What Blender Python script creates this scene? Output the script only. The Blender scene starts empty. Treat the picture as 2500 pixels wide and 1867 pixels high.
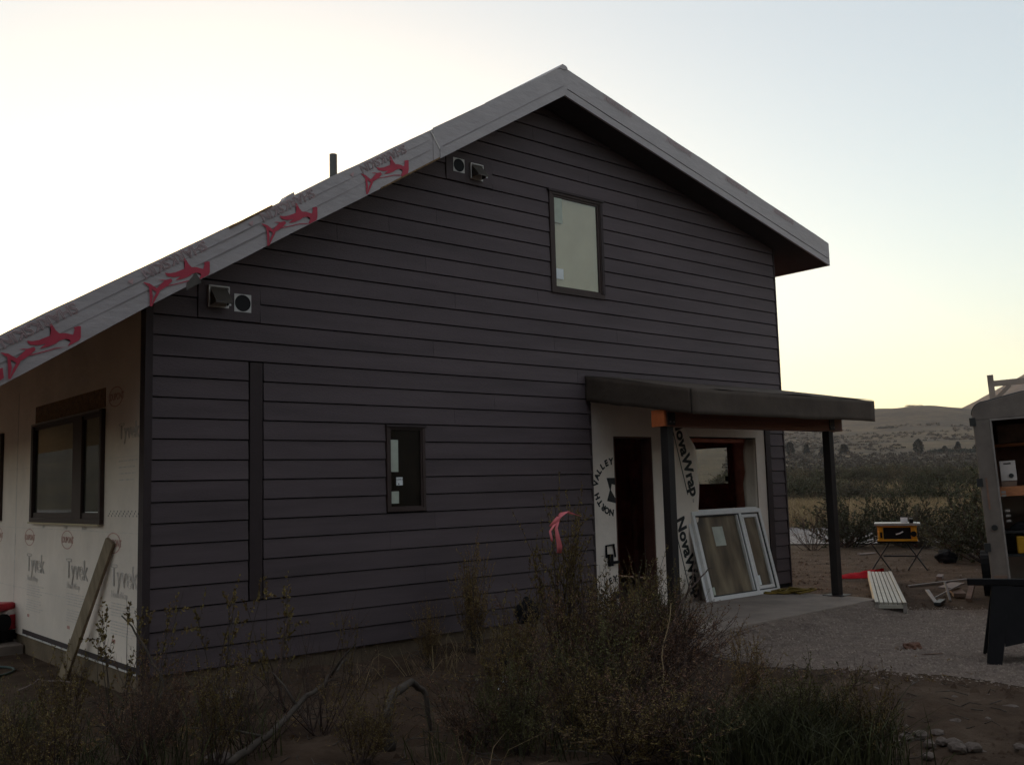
import bpy, bmesh, math, random
import numpy as np
from mathutils import Vector, Matrix, noise

rnd = random.Random(7)
C = bpy.context.scene.collection
SC = bpy.context.scene

# ------------------------------------------------------------------ camera, world, sun, exposure
cam_d = bpy.data.cameras.new('camera')
cam = bpy.data.objects.new('camera', cam_d); C.objects.link(cam)
cR = Vector((0.7597902, -0.6496157, -0.0268023))
cU = Vector((-0.0493767, -0.0987573, 0.9938858))
cF = Vector((0.6482907, 0.7538212, 0.1071107))
cP = Vector((-2.95936, -8.18143, 1.66769))
M = Matrix.Identity(4)
for i in range(3):
    M[i][0] = cR[i]; M[i][1] = cU[i]; M[i][2] = -cF[i]; M[i][3] = cP[i]
cam.matrix_world = M
cam_d.sensor_width = 36.0; cam_d.lens = 34.05
cam_d.clip_start = 0.05; cam_d.clip_end = 9000
SC.camera = cam

SUN_AZ, SUN_EL = math.radians(26), math.radians(3.0)     # azimuth from +Y towards +X
world = bpy.data.worlds.new('World'); SC.world = world; world.use_nodes = True
nt = world.node_tree; nt.nodes.clear()
wo = nt.nodes.new('ShaderNodeOutputWorld'); bg = nt.nodes.new('ShaderNodeBackground')
sky = nt.nodes.new('ShaderNodeTexSky'); sky.sky_type = 'NISHITA'; sky.sun_disc = False
sky.sun_elevation = SUN_EL; sky.sun_rotation = SUN_AZ
sky.altitude = 1500; sky.air_density = 1.0; sky.dust_density = 3.4; sky.ozone_density = 1.0
tint = nt.nodes.new('ShaderNodeMix'); tint.data_type = 'RGBA'; tint.blend_type = 'MULTIPLY'
tint.inputs['Factor'].default_value = 1.0
tint.inputs['B'].default_value = (0.475, 0.47, 0.43, 1)    # white balance of the camera
veil = nt.nodes.new('ShaderNodeMix'); veil.data_type = 'RGBA'; veil.blend_type = 'ADD'      # an even, thin high overcast
veil.inputs['Factor'].default_value = 1.0; veil.inputs['B'].default_value = (0.52, 0.515, 0.53, 1)
nt.links.new(sky.outputs[0], tint.inputs['A']); nt.links.new(tint.outputs['Result'], veil.inputs['A']); nt.links.new(veil.outputs['Result'], bg.inputs[0])
bg.inputs[1].default_value = 0.10
nt.links.new(bg.outputs[0], wo.inputs[0])

sun_d = bpy.data.lights.new('sun', 'SUN'); sun_d.energy = 0.12; sun_d.angle = math.radians(12)
sun_d.color = (1.0, 0.86, 0.66)
sun = bpy.data.objects.new('sun', sun_d); C.objects.link(sun)
sdir = Vector((math.sin(SUN_AZ)*math.cos(SUN_EL), math.cos(SUN_AZ)*math.cos(SUN_EL), math.sin(SUN_EL)))
sun.rotation_euler = (-sdir).to_track_quat('-Z', 'Y').to_euler()
sun.location = (0, 0, 30)

vs = SC.view_settings
vs.view_transform = 'Standard'; vs.look = 'None'; vs.gamma = 1.0; vs.use_curve_mapping = False
vs.exposure = 2.75
SC.cycles.use_denoising = True
SC.cycles.max_bounces = 6; SC.cycles.transparent_max_bounces = 12
SC.cycles.volume_bounces = 0

# ------------------------------------------------------------------ materials
MATS = {}
def mat(name, col, rough=0.8, var=0.12, scale=6.0, bump=0.0, bscale=30.0, metal=0.0, spec=0.3, stretch=(1, 1, 1), col2=None, isl=0.0, detail=5.0, objvar=0.0):
    """base colour broken up by object-space noise (and by a random value per island), with a fine bump"""
    m = bpy.data.materials.new(name); m.use_nodes = True
    n, l = m.node_tree.nodes, m.node_tree.links
    b = n['Principled BSDF']
    b.inputs['Roughness'].default_value = rough; b.inputs['Metallic'].default_value = metal
    b.inputs['Specular IOR Level'].default_value = spec
    tc = n.new('ShaderNodeTexCoord'); mp = n.new('ShaderNodeMapping'); mp.inputs['Scale'].default_value = stretch
    l.new(tc.outputs['Object'], mp.inputs[0])
    no = n.new('ShaderNodeTexNoise'); no.inputs['Scale'].default_value = scale; no.inputs['Detail'].default_value = detail
    no.inputs['Roughness'].default_value = 0.62
    l.new(mp.outputs[0], no.inputs['Vector'])
    r = n.new('ShaderNodeValToRGB')
    c2 = col2 if col2 else tuple(min(1, c*(1+var)) for c in col)
    c1 = col if col2 else tuple(c*(1-var) for c in col)
    r.color_ramp.elements[0].position = 0.32; r.color_ramp.elements[1].position = 0.68
    r.color_ramp.elements[0].color = (*c1, 1); r.color_ramp.elements[1].color = (*c2, 1)
    l.new(no.outputs['Fac'], r.inputs[0])
    out = r.outputs[0]
    if isl:
        g = n.new('ShaderNodeNewGeometry'); hs = n.new('ShaderNodeHueSaturation')
        mr = n.new('ShaderNodeMapRange'); mr.inputs['To Min'].default_value = 1-isl; mr.inputs['To Max'].default_value = 1+isl
        l.new(g.outputs['Random Per Island'], mr.inputs['Value']); l.new(mr.outputs[0], hs.inputs['Value'])
        mh = n.new('ShaderNodeMapRange'); mh.inputs['To Min'].default_value = 0.5-0.05*isl; mh.inputs['To Max'].default_value = 0.5+0.05*isl
        l.new(g.outputs['Random Per Island'], mh.inputs['Value']); l.new(mh.outputs[0], hs.inputs['Hue'])
        l.new(out, hs.inputs['Color']); out = hs.outputs[0]
    if objvar:                                   # every board or slat is a slightly different batch
        oi = n.new('ShaderNodeObjectInfo'); h2 = n.new('ShaderNodeHueSaturation'); m2 = n.new('ShaderNodeMapRange')
        m2.inputs['To Min'].default_value = 1-objvar; m2.inputs['To Max'].default_value = 1+objvar
        l.new(oi.outputs['Random'], m2.inputs['Value']); l.new(m2.outputs[0], h2.inputs['Value']); l.new(out, h2.inputs['Color']); out = h2.outputs[0]
    l.new(out, b.inputs['Base Color'])
    if bump:
        nb = n.new('ShaderNodeTexNoise'); nb.inputs['Scale'].default_value = bscale; nb.inputs['Detail'].default_value = 6
        l.new(mp.outputs[0], nb.inputs['Vector'])
        bp = n.new('ShaderNodeBump'); bp.inputs['Strength'].default_value = bump; bp.inputs['Distance'].default_value = 0.02
        l.new(nb.outputs['Fac'], bp.inputs['Height']); l.new(bp.outputs[0], b.inputs['Normal'])
    MATS[name] = m
    return m

mat('siding', (0.104, 0.077, 0.082), 0.66, 0.16, 1.6, 0.25, 60, stretch=(0.35, 1, 3), spec=0.22, objvar=.045)
mat('trim_dark', (0.044, 0.029, 0.030), 0.7, 0.15, 5, 0.1, 60)
mat('bronze', (0.062, 0.040, 0.036), 0.55, 0.1, 5, spec=0.2)
mat('gap_backing', (0.018, 0.016, 0.017), 0.9)
mat('roof_wrap', (0.42, 0.365, 0.365), 0.55, 0.07, 2.2, 0.35, 9, stretch=(1, 1, 2.5))
mat('print_red', (0.46, 0.045, 0.075), 0.6, 0.12, 9)
mat('print_pale_red', (0.52, 0.33, 0.33), 0.6, 0.1, 9)
mat('wall_wrap', (0.76, 0.65, 0.575), 0.55, 0.11, 1.3, 1.0, 3.2)
mat('print_grey', (0.62, 0.55, 0.51), 0.7, 0.15, 12)
mat('print_dark_red', (0.52, 0.28, 0.24), 0.7, 0.15, 12)
mat('print_grey_dark', (0.31, 0.265, 0.265), 0.7, 0.15, 12)
mat('print_black', (0.02, 0.02, 0.022), 0.6)
mat('soffit', (0.050, 0.042, 0.044), 0.8, 0.12, 3)
mat('osb', (0.20, 0.115, 0.055), 0.85, 0.45, 22, 0.3, 60)
mat('osb_pale', (0.58, 0.43, 0.27), 0.85, 0.3, 22)
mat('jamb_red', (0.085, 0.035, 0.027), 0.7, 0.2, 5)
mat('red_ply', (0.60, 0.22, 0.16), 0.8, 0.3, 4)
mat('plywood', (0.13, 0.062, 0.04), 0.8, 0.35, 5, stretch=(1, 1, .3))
mat('beam_wood_lit', (0.52, 0.13, 0.04), 0.65, 0.15, 8)  # lit end of the porch beam, its light painted in as brighter orange
mat('beam_wood_shaded', (0.17, 0.066, 0.038), 0.65, 0.2, 4, 0.15, 40, stretch=(.25, 2, 5))  # same beam, with the shade under the fascia painted into the brown
mat('felt', (0.068, 0.048, 0.037), 0.85, 0.2, 2.4, 0.5, 6)
mat('steel_post', (0.030, 0.024, 0.023), 0.6, 0.15, 6, spec=0.2)
mat('concrete', (0.235, 0.185, 0.155), 0.88, 0.2, 2.5, 0.25, 40)
mat('foundation', (0.14, 0.10, 0.066), 0.9, 0.22, 3, 0.4, 25)
mat('white_metal', (0.66, 0.62, 0.60), 0.5, 0.06, 8)
mat('white_frame', (0.74, 0.70, 0.69), 0.45, 0.05, 8)
mat('gasket', (0.03, 0.028, 0.028), 0.6)
mat('sticker', (0.48, 0.50, 0.42), 0.7, 0.08, 12)
mat('sticker_white', (0.80, 0.80, 0.80), 0.7, 0.05, 12)
mat('kraft', (0.50, 0.40, 0.26), 0.7, 0.1, 1.5)
mat('duct_black', (0.012, 0.010, 0.012), 0.7)
mat('hood_grey', (0.095, 0.080, 0.070), 0.6, 0.2, 8, spec=.2)
mat('pipe_grey', (0.10, 0.095, 0.095), 0.6, 0.1, 8)
mat('old_plank', (0.27, 0.205, 0.14), 0.85, 0.28, 5, 0.3, 40, stretch=(3, 3, .3))
mat('aluminium', (0.36, 0.32, 0.265), 0.5, 0.14, 9, spec=.5)
mat('alu_grey', (0.25, 0.21, 0.19), 0.55, 0.2, 6)
mat('saw_yellow', (0.72, 0.34, 0.02), 0.5, 0.12, 6)
mat('case_yellow', (0.50, 0.25, 0.015), 0.5, 0.12, 6)
mat('black_plastic', (0.011, 0.010, 0.011), 0.75, 0.2, 10, spec=.12)
mat('black_metal', (0.03, 0.028, 0.028), 0.5)
mat('saw_top', (0.32, 0.30, 0.27), 0.45, 0.1, 10, spec=.3)
mat('red_plastic', (0.42, 0.015, 0.03), 0.4, 0.2, 8)
mat('tarp_red', (0.34, 0.012, 0.018), 0.85, 0.25, 5, 0.3, 18, spec=.05)
mat('rope_yellow', (0.20, 0.13, 0.025), 0.8, 0.2, 8)
mat('hose_green', (0.03, 0.055, 0.05), 0.5)
mat('ribbon_pink', (0.80, 0.19, 0.21), 0.5, 0.12, 9)
mat('trailer_skin', (0.165, 0.130, 0.112), 0.6, 0.22, 3, 0.1, 20)
mat('trailer_inner', (0.26, 0.14, 0.10), 0.8, 0.35, 5)
mat('shelf_wood', (0.42, 0.16, 0.07), 0.7, 0.25, 5, stretch=(1, 1, 4))
mat('white_wall', (0.55, 0.47, 0.44), 0.8, 0.1, 5)
mat('blue_plastic', (0.03, 0.05, 0.16), 0.5)
mat('rack_wood', (0.33, 0.255, 0.21), 0.7, 0.2, 5)
mat('twig_dark', (0.070, 0.044, 0.036), 0.9, 0.3, 20, isl=.3)
mat('twig_grey', (0.075, 0.058, 0.047), 0.9, 0.3, 14, isl=.3)
mat('leaf_olive', (0.165, 0.108, 0.038), 0.75, 0.35, 2.5, isl=.45)
mat('leaf_tan', (0.23, 0.138, 0.056), 0.8, 0.35, 3, isl=.45)
mat('leaf_green', (0.106, 0.092, 0.034), 0.75, 0.35, 2.5, isl=.4)
mat('leaf_brown', (0.185, 0.096, 0.056), 0.8, 0.35, 3, isl=.45)
mat('leaf_sage', (0.084, 0.072, 0.046), 0.8, 0.3, 2, isl=.35)
mat('leaf_dark', (0.070, 0.066, 0.034), 0.8, 0.3, 2, isl=.35)
mat('leaf_tawny', (0.125, 0.092, 0.052), 0.8, 0.3, 2, isl=.35)
mat('dry_grass', (0.27, 0.185, 0.10), 0.85, 0.25, 1.2, isl=.35)
mat('green_grass', (0.060, 0.058, 0.024), 0.8, 0.35, 2, isl=.4)
mat('conifer', (0.030, 0.036, 0.028), 0.85, 0.3, 1, isl=.4)
mat('stone', (0.155, 0.118, 0.098), 0.85, 0.25, 9, 0.3, 40)
mat('pebble', (0.225, 0.172, 0.142), 0.9, 0.2, 4, isl=.35)
mat('asphalt', (0.20, 0.175, 0.165), 0.92, 0.15, 1.5, 0.2, 60)
mat('gravel_ground', (0.18, 0.134, 0.108), 0.95, 0.28, 7, 0.8, 70)
mat('scrap_wood', (0.19, 0.12, 0.09), 0.85, 0.3, 8)
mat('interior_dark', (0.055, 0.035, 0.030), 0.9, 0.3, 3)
mat('paper', (0.50, 0.50, 0.44), 0.8)
mat('inner_grey', (0.22, 0.21, 0.175), 0.9, 0.35, 1.2)
mat('leaf_far', (0.070, 0.056, 0.043), 0.85, 0.3, .2, isl=.3)
mat('old_white', (0.27, 0.21, 0.185), 0.8, 0.2, 5)

def glass_mat(name, tintc, gloss, rough=0.02):
    m = bpy.data.materials.new(name); m.use_nodes = True
    n, l = m.node_tree.nodes, m.node_tree.links; n.clear()
    o = n.new('ShaderNodeOutputMaterial'); mx = n.new('ShaderNodeMixShader')
    t = n.new('ShaderNodeBsdfTransparent'); t.inputs[0].default_value = (*tintc, 1)
    g = n.new('ShaderNodeBsdfGlossy'); g.inputs['Roughness'].default_value = rough; g.inputs[0].default_value = (.9, .9, .9, 1)
    lw = n.new('ShaderNodeLayerWeight'); lw.inputs[0].default_value = .5          # Schlick's curve, the same from both sides
    pw = n.new('ShaderNodeMath'); pw.operation = 'POWER'; pw.inputs[1].default_value = 5; l.new(lw.outputs['Facing'], pw.inputs[0])
    ma = n.new('ShaderNodeMath'); ma.operation = 'MULTIPLY_ADD'; ma.inputs[1].default_value = .9; ma.inputs[2].default_value = gloss; l.new(pw.outputs[0], ma.inputs[0])
    l.new(ma.outputs[0], mx.inputs[0]); l.new(t.outputs[0], mx.inputs[1]); l.new(g.outputs[0], mx.inputs[2])
    l.new(mx.outputs[0], o.inputs[0]); MATS[name] = m
glass_mat('glass', (.95, .96, .94), .07)
glass_mat('glass_dark', (.65, .66, .64), .03)

def ground_mat():
    """bare dirt near the house, dry grass and sage patches further out"""
    m = bpy.data.materials.new('dirt'); m.use_nodes = True
    n, l = m.node_tree.nodes, m.node_tree.links; b = n['Principled BSDF']
    b.inputs['Roughness'].default_value = 0.95; b.inputs['Specular IOR Level'].default_value = 0.1
    tc = n.new('ShaderNodeTexCoord')
    def nz(s, d=6, r=.6):
        x = n.new('ShaderNodeTexNoise'); x.inputs['Scale'].default_value = s; x.inputs['Detail'].default_value = d; x.inputs['Roughness'].default_value = r
        l.new(tc.outputs['Object'], x.inputs['Vector']); return x.outputs['Fac']
    def ramp(f, stops):
        r = n.new('ShaderNodeValToRGB'); e = r.color_ramp.elements
        e[0].position, e[0].color = stops[0][0], (*stops[0][1], 1); e[1].position, e[1].color = stops[-1][0], (*stops[-1][1], 1)
        for p, c in stops[1:-1]:
            k = e.new(p); k.color = (*c, 1)
        l.new(f, r.inputs[0]); return r.outputs[0]
    near = ramp(nz(1.7, 8, .65), [(.30, (.042, .026, .018)), (.5, (.080, .051, .034)), (.72, (.130, .090, .064))])
    far1 = ramp(nz(.018, 9, .72), [(.36, (.046, .040, .029)), (.48, (.085, .066, .045)), (.58, (.155, .112, .064)), (.70, (.21, .155, .085))])
    far2 = ramp(nz(.16, 8, .7), [(.42, (.048, .042, .032)), (.55, (.120, .092, .062)), (.72, (.19, .14, .085))])
    mf = n.new('ShaderNodeMix'); mf.data_type = 'RGBA'; mf.inputs['Factor'].default_value = .45
    l.new(far1, mf.inputs['A']); l.new(far2, mf.inputs['B'])
    ln = n.new('ShaderNodeVectorMath'); ln.operation = 'LENGTH'; l.new(tc.outputs['Object'], ln.inputs[0])
    mr = n.new('ShaderNodeMapRange'); mr.inputs['From Min'].default_value = 14; mr.inputs['From Max'].default_value = 34
    l.new(ln.outputs['Value'], mr.inputs['Value'])
    mx = n.new('ShaderNodeMix'); mx.data_type = 'RGBA'
    l.new(mr.outputs[0], mx.inputs['Factor']); l.new(near, mx.inputs['A']); l.new(mf.outputs['Result'], mx.inputs['B'])
    l.new(mx.outputs['Result'], b.inputs['Base Color'])
    bp = n.new('ShaderNodeBump'); bp.inputs['Strength'].default_value = .7; bp.inputs['Distance'].default_value = .04
    l.new(nz(14, 8, .7), bp.inputs['Height']); l.new(bp.outputs[0], b.inputs['Normal'])
    MATS['dirt'] = m
ground_mat()

# ------------------------------------------------------------------ mesh helpers
class MB:
    def __init__(s): s.v = []; s.f = []
    def add(s, vs, fs):
        o = len(s.v); s.v += [tuple(v) for v in vs]; s.f += [tuple(i+o for i in f) for f in fs]; return s
    def box(s, x0, x1, y0, y1, z0, z1, m=None):
        vs = [(x, y, z) for z in (z0, z1) for y in (y0, y1) for x in (x0, x1)]
        if m is not None: vs = [tuple(m @ Vector(v)) for v in vs]
        return s.add(vs, [(0, 2, 3, 1), (4, 5, 7, 6), (0, 1, 5, 4), (2, 6, 7, 3), (0, 4, 6, 2), (1, 3, 7, 5)])
    def prism(s, poly, a, b, axis='y', m=None):
        """poly: list of 2-D points; extruded from a to b along axis (y: poly is x,z; x: poly is y,z; z: poly is x,y)"""
        ar = sum(poly[i][0]*poly[(i+1) % len(poly)][1]-poly[(i+1) % len(poly)][0]*poly[i][1] for i in range(len(poly)))
        if ar < 0: poly = poly[::-1]
        def P(q, t): return (q[0], t, q[1]) if axis == 'y' else ((t, q[0], q[1]) if axis == 'x' else (q[0], q[1], t))
        n = len(poly); vs = [P(q, a) for q in poly]+[P(q, b) for q in poly]
        if m is not None: vs = [tuple(m @ Vector(v)) for v in vs]
        return s.add(vs, [tuple(range(n)), tuple(range(2*n-1, n-1, -1))]+[(i, i+n, (i+1) % n+n, (i+1) % n) for i in range(n)])
    def tube(s, pts, r, k=6, cap=True):
        pts = [Vector(p) for p in pts]; n = len(pts)
        rs = r if isinstance(r, (list, tuple)) else [r]*n
        up = None; rings = []
        for i, p in enumerate(pts):
            t = (pts[min(i+1, n-1)]-pts[max(i-1, 0)]).normalized()
            if up is None:
                a = Vector((0, 0, 1)) if abs(t.z) < .9 else Vector((1, 0, 0)); u = t.cross(a).normalized()
            else: u = (up-t*up.dot(t)).normalized()
            up = u; w = t.cross(u)
            rings.append([p+(u*math.cos(2*math.pi*j/k)+w*math.sin(2*math.pi*j/k))*rs[i] for j in range(k)])
        vs = [v for rg in rings for v in rg]
        fs = [(i*k+j, i*k+(j+1) % k, (i+1)*k+(j+1) % k, (i+1)*k+j) for i in range(n-1) for j in range(k)]
        if cap: fs += [tuple(range(k-1, -1, -1)), tuple(range((n-1)*k, n*k))]
        return s.add(vs, fs)
    def bar(s, a, b, w, h, up=(0, 0, 1)):
        a, b = Vector(a), Vector(b); t = (b-a).normalized(); u = t.cross(Vector(up)).normalized(); v = u.cross(t)
        vs = [p+u*(sx*w/2)+v*(sy*h/2) for p in (a, b) for sx, sy in ((-1, -1), (1, -1), (1, 1), (-1, 1))]
        return s.add(vs, [(0, 1, 2, 3), (7, 6, 5, 4), (0, 4, 5, 1), (1, 5, 6, 2), (2, 6, 7, 3), (3, 7, 4, 0)])
    def mesh(s, name, m):
        me = bpy.data.meshes.new(name); me.from_pydata(s.v, [], s.f); me.materials.append(MATS[m]); me.validate()
        bm = bmesh.new(); bm.from_mesh(me); bmesh.ops.recalc_face_normals(bm, faces=bm.faces); bm.to_mesh(me); bm.free()
        return me
    def build(s, name, m, parent=None, smooth=False, bevel=0, **k):
        return put(name, s.mesh(name, m), parent, smooth, bevel, **k)

def put(name, me, parent=None, smooth=False, bevel=0, **k):
    o = bpy.data.objects.new(name, me); C.objects.link(o)
    if parent: o.parent = parent
    if smooth: me.shade_smooth()
    if bevel:
        b = o.modifiers.new('bevel', 'BEVEL'); b.width = bevel; b.segments = 2; b.limit_method = 'ANGLE'
    for q, v in k.items(): o[q] = v
    return o

def tag(o, label=None, cat=None, group=None, kind=None):
    for k, v in (('label', label), ('category', cat), ('group', group), ('kind', kind)):
        if v: o[k] = v
    return o
def empty(name, loc=(0, 0, 0), rz=0.0, label=None, cat=None, group=None):
    o = bpy.data.objects.new(name, None); C.objects.link(o); o.location = loc; o.rotation_euler = (0, 0, rz)
    o.empty_display_size = .2
    return tag(o, label, cat, group)
def copy_tree(o, parent=None):
    c = o.copy(); C.objects.link(c)
    if parent: c.parent = parent
    for ch in list(o.children): copy_tree(ch, c)
    return c
def np_mesh(name, V, F, m):
    """fast mesh from numpy arrays, all faces with the same corner count"""
    me = bpy.data.meshes.new(name); k = F.shape[1]
    me.vertices.add(len(V)); me.vertices.foreach_set('co', np.asarray(V, np.float32).ravel())
    me.loops.add(F.size); me.loops.foreach_set('vertex_index', F.astype(np.int32).ravel())
    me.polygons.add(len(F)); me.polygons.foreach_set('loop_start', np.arange(0, F.size, k, dtype=np.int32))
    me.update(calc_edges=True); me.materials.append(MATS[m])
    return me

_dg = None
def text(s, size, m, name, parent, origin, right, up, off=0.0, align='LEFT', thick=.0006, outline=0.0):
    """lettering as a thin mesh standing on a plane given by its right and up directions"""
    cu = bpy.data.curves.new(name, 'FONT'); cu.body = s; cu.size = size; cu.extrude = thick; cu.offset = off*size
    cu.align_x = align; cu.resolution_u = 3
    if outline:
        cu.fill_mode = 'NONE'; cu.extrude = 0; cu.bevel_depth = outline; cu.bevel_resolution = 0
    t = bpy.data.objects.new('tmp', cu); C.objects.link(t)
    dg = bpy.context.evaluated_depsgraph_get()
    me = bpy.data.meshes.new_from_object(t.evaluated_get(dg)); bpy.data.objects.remove(t); bpy.data.curves.remove(cu)
    r, u = Vector(right).normalized(), Vector(up).normalized(); nrm = r.cross(u)
    mm = Matrix.Identity(4)
    for i in range(3): mm[i][0], mm[i][1], mm[i][2], mm[i][3] = r[i], u[i], nrm[i], origin[i]
    me.transform(mm); me.materials.clear(); me.materials.append(MATS[m]); me.name = name
    return put(name, me, parent)

def fbm(x, y, s, o=4, seed=0.0):
    return noise.fractal(Vector((x*s+seed, y*s-seed, seed*1.7)), 1.0, 2.0, o)

# ------------------------------------------------------------------ terrain
PR = [(0, 0), (34, 0), (48, .3), (70, .7), (110, 1.5), (170, 3.0), (260, 6.0), (360, 11), (470, 19), (560, 27), (680, 40), (800, 54), (900, 62), (980, 60), (1200, 40), (1600, 30), (2600, 20), (6000, 0)]
def prof(d):
    for (a, za), (b, zb) in zip(PR, PR[1:]):
        if d <= b:
            t = (d-a)/(b-a); return za+(zb-za)*t
    return 0
def gz(x, y):
    dx, dy = x+3, y+8; d = math.hypot(dx, dy)
    if d < 22: return 0.0
    az = math.degrees(math.atan2(dx, dy))
    k = min(1, max(0, (d-22)/60))
    z = prof(d)
    rid = 1.0
    if d > 300:
        w = min(1, (d-300)/400)
        t = az-63.2
        rr = 1.0-.0042*abs(t)**1.5 if t < 0 else 1.0-.012*max(0, t)**1.7
        if 50 < az < 85: rid = 1+w*(max(.35, rr)-1)
        elif az <= 50: rid = 1+w*((.62 if az > 14 else .62+1.1*min(1, (14-az)/14) if az > -45 else .62)-1)  # unseen hill on the left raised to darken the side window reflection
        else: rid = 1+w*((.45 if az < 100 else min(1.7, .45+(az-100)/25))-1)  # unseen hills behind the viewer raised to keep bright sky off the panes
    z *= rid
    if d > 700 and az > 60:                       # the farther hill that shows beside the trailer
        bx, by = x-1650, y-470
        z = max(z, 192*math.exp(-((bx*.85+by*.3)**2)/(420**2)-((by*.9-bx*.3)**2)/(300**2)))
    z += k*(.25*fbm(x, y, .03, 3)+min(1, d/500)*3.0*fbm(x, y, .006, 4, 3.1)+.006*min(d, 900)*.35*fbm(x, y, .018, 4, 9.2))
    return z
def build_ground():
    rs = [0, 2, 4, 6, 8, 10, 12, 14, 17, 20, 23, 26]
    while rs[-1] < 1850: rs.append(rs[-1]*1.028+.3)
    az = []
    a = -180.0
    while a < 180:
        az.append(a); a += .35 if 40 <= a < 80 else (1.2 if 0 <= a < 100 else 6)
    n = len(az); V = [(-3, -8, 0)]; 
    for r in rs[1:]:
        for q in az:
            x, y = -3+r*math.sin(math.radians(q)), -8+r*math.cos(math.radians(q)); V.append((x, y, gz(x, y)))
    F = [(0, 1+(j+1) % n, 1+j) for j in range(n)]
    for i in range(len(rs)-2):
        for j in range(n):
            F.append((1+i*n+j, 1+i*n+(j+1) % n, 1+(i+1)*n+(j+1) % n, 1+(i+1)*n+j))
    me = bpy.data.meshes.new('ground'); me.from_pydata(V, [], F); me.materials.append(MATS['dirt'])
    bm = bmesh.new(); bm.from_mesh(me); bmesh.ops.recalc_face_normals(bm, faces=bm.faces); bm.to_mesh(me); bm.free(); me.shade_smooth()
    tag(put('ground', me), kind='structure')
build_ground()

def soil():
    V = []; F = []; nx, ny = 170, 104
    for i in range(nx+1):
        for j in range(ny+1):
            x, y = -3.4+9.4*i/nx, .01-5.6*j/ny
            e = min(1, (x+3.4)/.8, (6.0-x)/.9, (y+5.59)/.6) if x < 6 else 0
            z = .05*math.exp(y/.55)*max(0, min(1, (5.0-x)/.4))+.060*fbm(x, y, 1.1, 5, 2.2)+.028*fbm(x, y, 4.5, 4, 5.0)+.02
            if x > 4.3: z -= .10*min(1, (x-4.3)/.6)
            V.append((x, y, z*max(e, 0)-.03*(1-max(e, 0))))
    for i in range(nx):
        for j in range(ny): F.append((i*(ny+1)+j, (i+1)*(ny+1)+j, (i+1)*(ny+1)+j+1, i*(ny+1)+j+1))
    tag(MB().add(V, F).build('soil_bank', 'dirt', smooth=True), kind='structure')
soil()
def sheet(name, poly, z, m, kind='structure', n=1):
    return tag(MB().add([(x, y, z) for x, y in poly], [tuple(range(len(poly)))]).build(name, m), kind=kind)

def ragged(poly, step=.25, amp=.12, seed=1.0):
    out = []
    for i in range(len(poly)):
        a, b = Vector(poly[i]), Vector(poly[(i+1) % len(poly)]); L = (b-a).length; k = max(1, int(L/step))
        nn = Vector((-(b-a).y, (b-a).x))/max(L, 1e-6)
        for j in range(k):
            p = a+(b-a)*j/k; p = p+nn*amp*fbm(p.x, p.y, 1.4, 4, seed); out.append((p.x, p.y))
    return out
GRAVEL = [(4.75, -1.75), (4.62, -2.3), (4.5, -2.85), (4.9, -3.3), (5.0, -3.9), (5.1, -4.4), (5.15, -4.9), (5.3, -7.5), (10.5, -7.5), (10.0, -3.4), (8.95, -2.1), (8.7, -1.75)]
sheet('gravel_yard', ragged(GRAVEL, .15, .22), .004, 'gravel_ground')
# the road that crosses behind the yard
def road():
    near = [(-20, 66), (2, 32), (18.6, 6.24), (20.3, 3.44), (36, -22), (60, -60)]
    far = [(-10, 76), (9, 38), (26.3, 10.6), (27.4, 7.0), (42, -18), (68, -56)]
    def sub(p):
        o = []
        for a, b in zip(p, p[1:]):
            for j in range(12): o.append((a[0]+(b[0]-a[0])*j/12, a[1]+(b[1]-a[1])*j/12))
        return o+[p[-1]]
    nr, fr = sub(near), sub(far); V = []; F = []
    K = 8
    for (a, b), (c, d) in zip(nr, fr):
        for k in range(K+1):
            x, y = a+(c-a)*k/K, b+(d-b)*k/K; V.append((x, y, max(gz(x, y), 0)+.03))
    for i in range(len(nr)-1):
        for k in range(K):
            q = i*(K+1)+k; F.append((q, q+1, q+K+2, q+K+1))
    tag(MB().add(V, F).build('road', 'asphalt', smooth=True), kind='structure')
road()

# ------------------------------------------------------------------ house
W, E, Z0 = 9.264, 0.178, 3.2146
AX, AZ, SL, SRT = 4.644, 6.18, 0.622, 0.2375          # soffit apex at the rake and the two slopes
def zs(x): return AZ-SL*(AX-x) if x < AX else AZ-SRT*(x-AX)
def line(k): return Z0-k*E
house = empty('house', (0, 0, 0), 0, 'dark grey lap sided gable house under construction with silver wrapped roof edge', 'house')

# structural walls (the boards hang 6 mm in front of the gable)
def wall_poly(x0, x1, z0):
    p = [(x0, z0), (x1, z0), (x1, zs(x1)-.004)]
    if x0 < AX < x1: p.append((AX, AZ-.004))
    return p+[(x0, zs(x0)-.004)]
b = MB()
b.prism(wall_poly(.0, 5.68, .19), .012, .15); b.prism(wall_poly(5.68, 6.38, 2.25), .012, .15)
b.prism(wall_poly(6.38, 6.85, .14), .012, .15); b.prism([(6.85, .14), (8.59, .14), (8.59, .95), (6.85, .95)], .012, .15)
b.prism(wall_poly(6.85, 8.59, 2.26), .012, .15); b.prism(wall_poly(8.59, W, .14), .012, .15)
gable = b.build('gable_wall', 'gap_backing', house)
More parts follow.
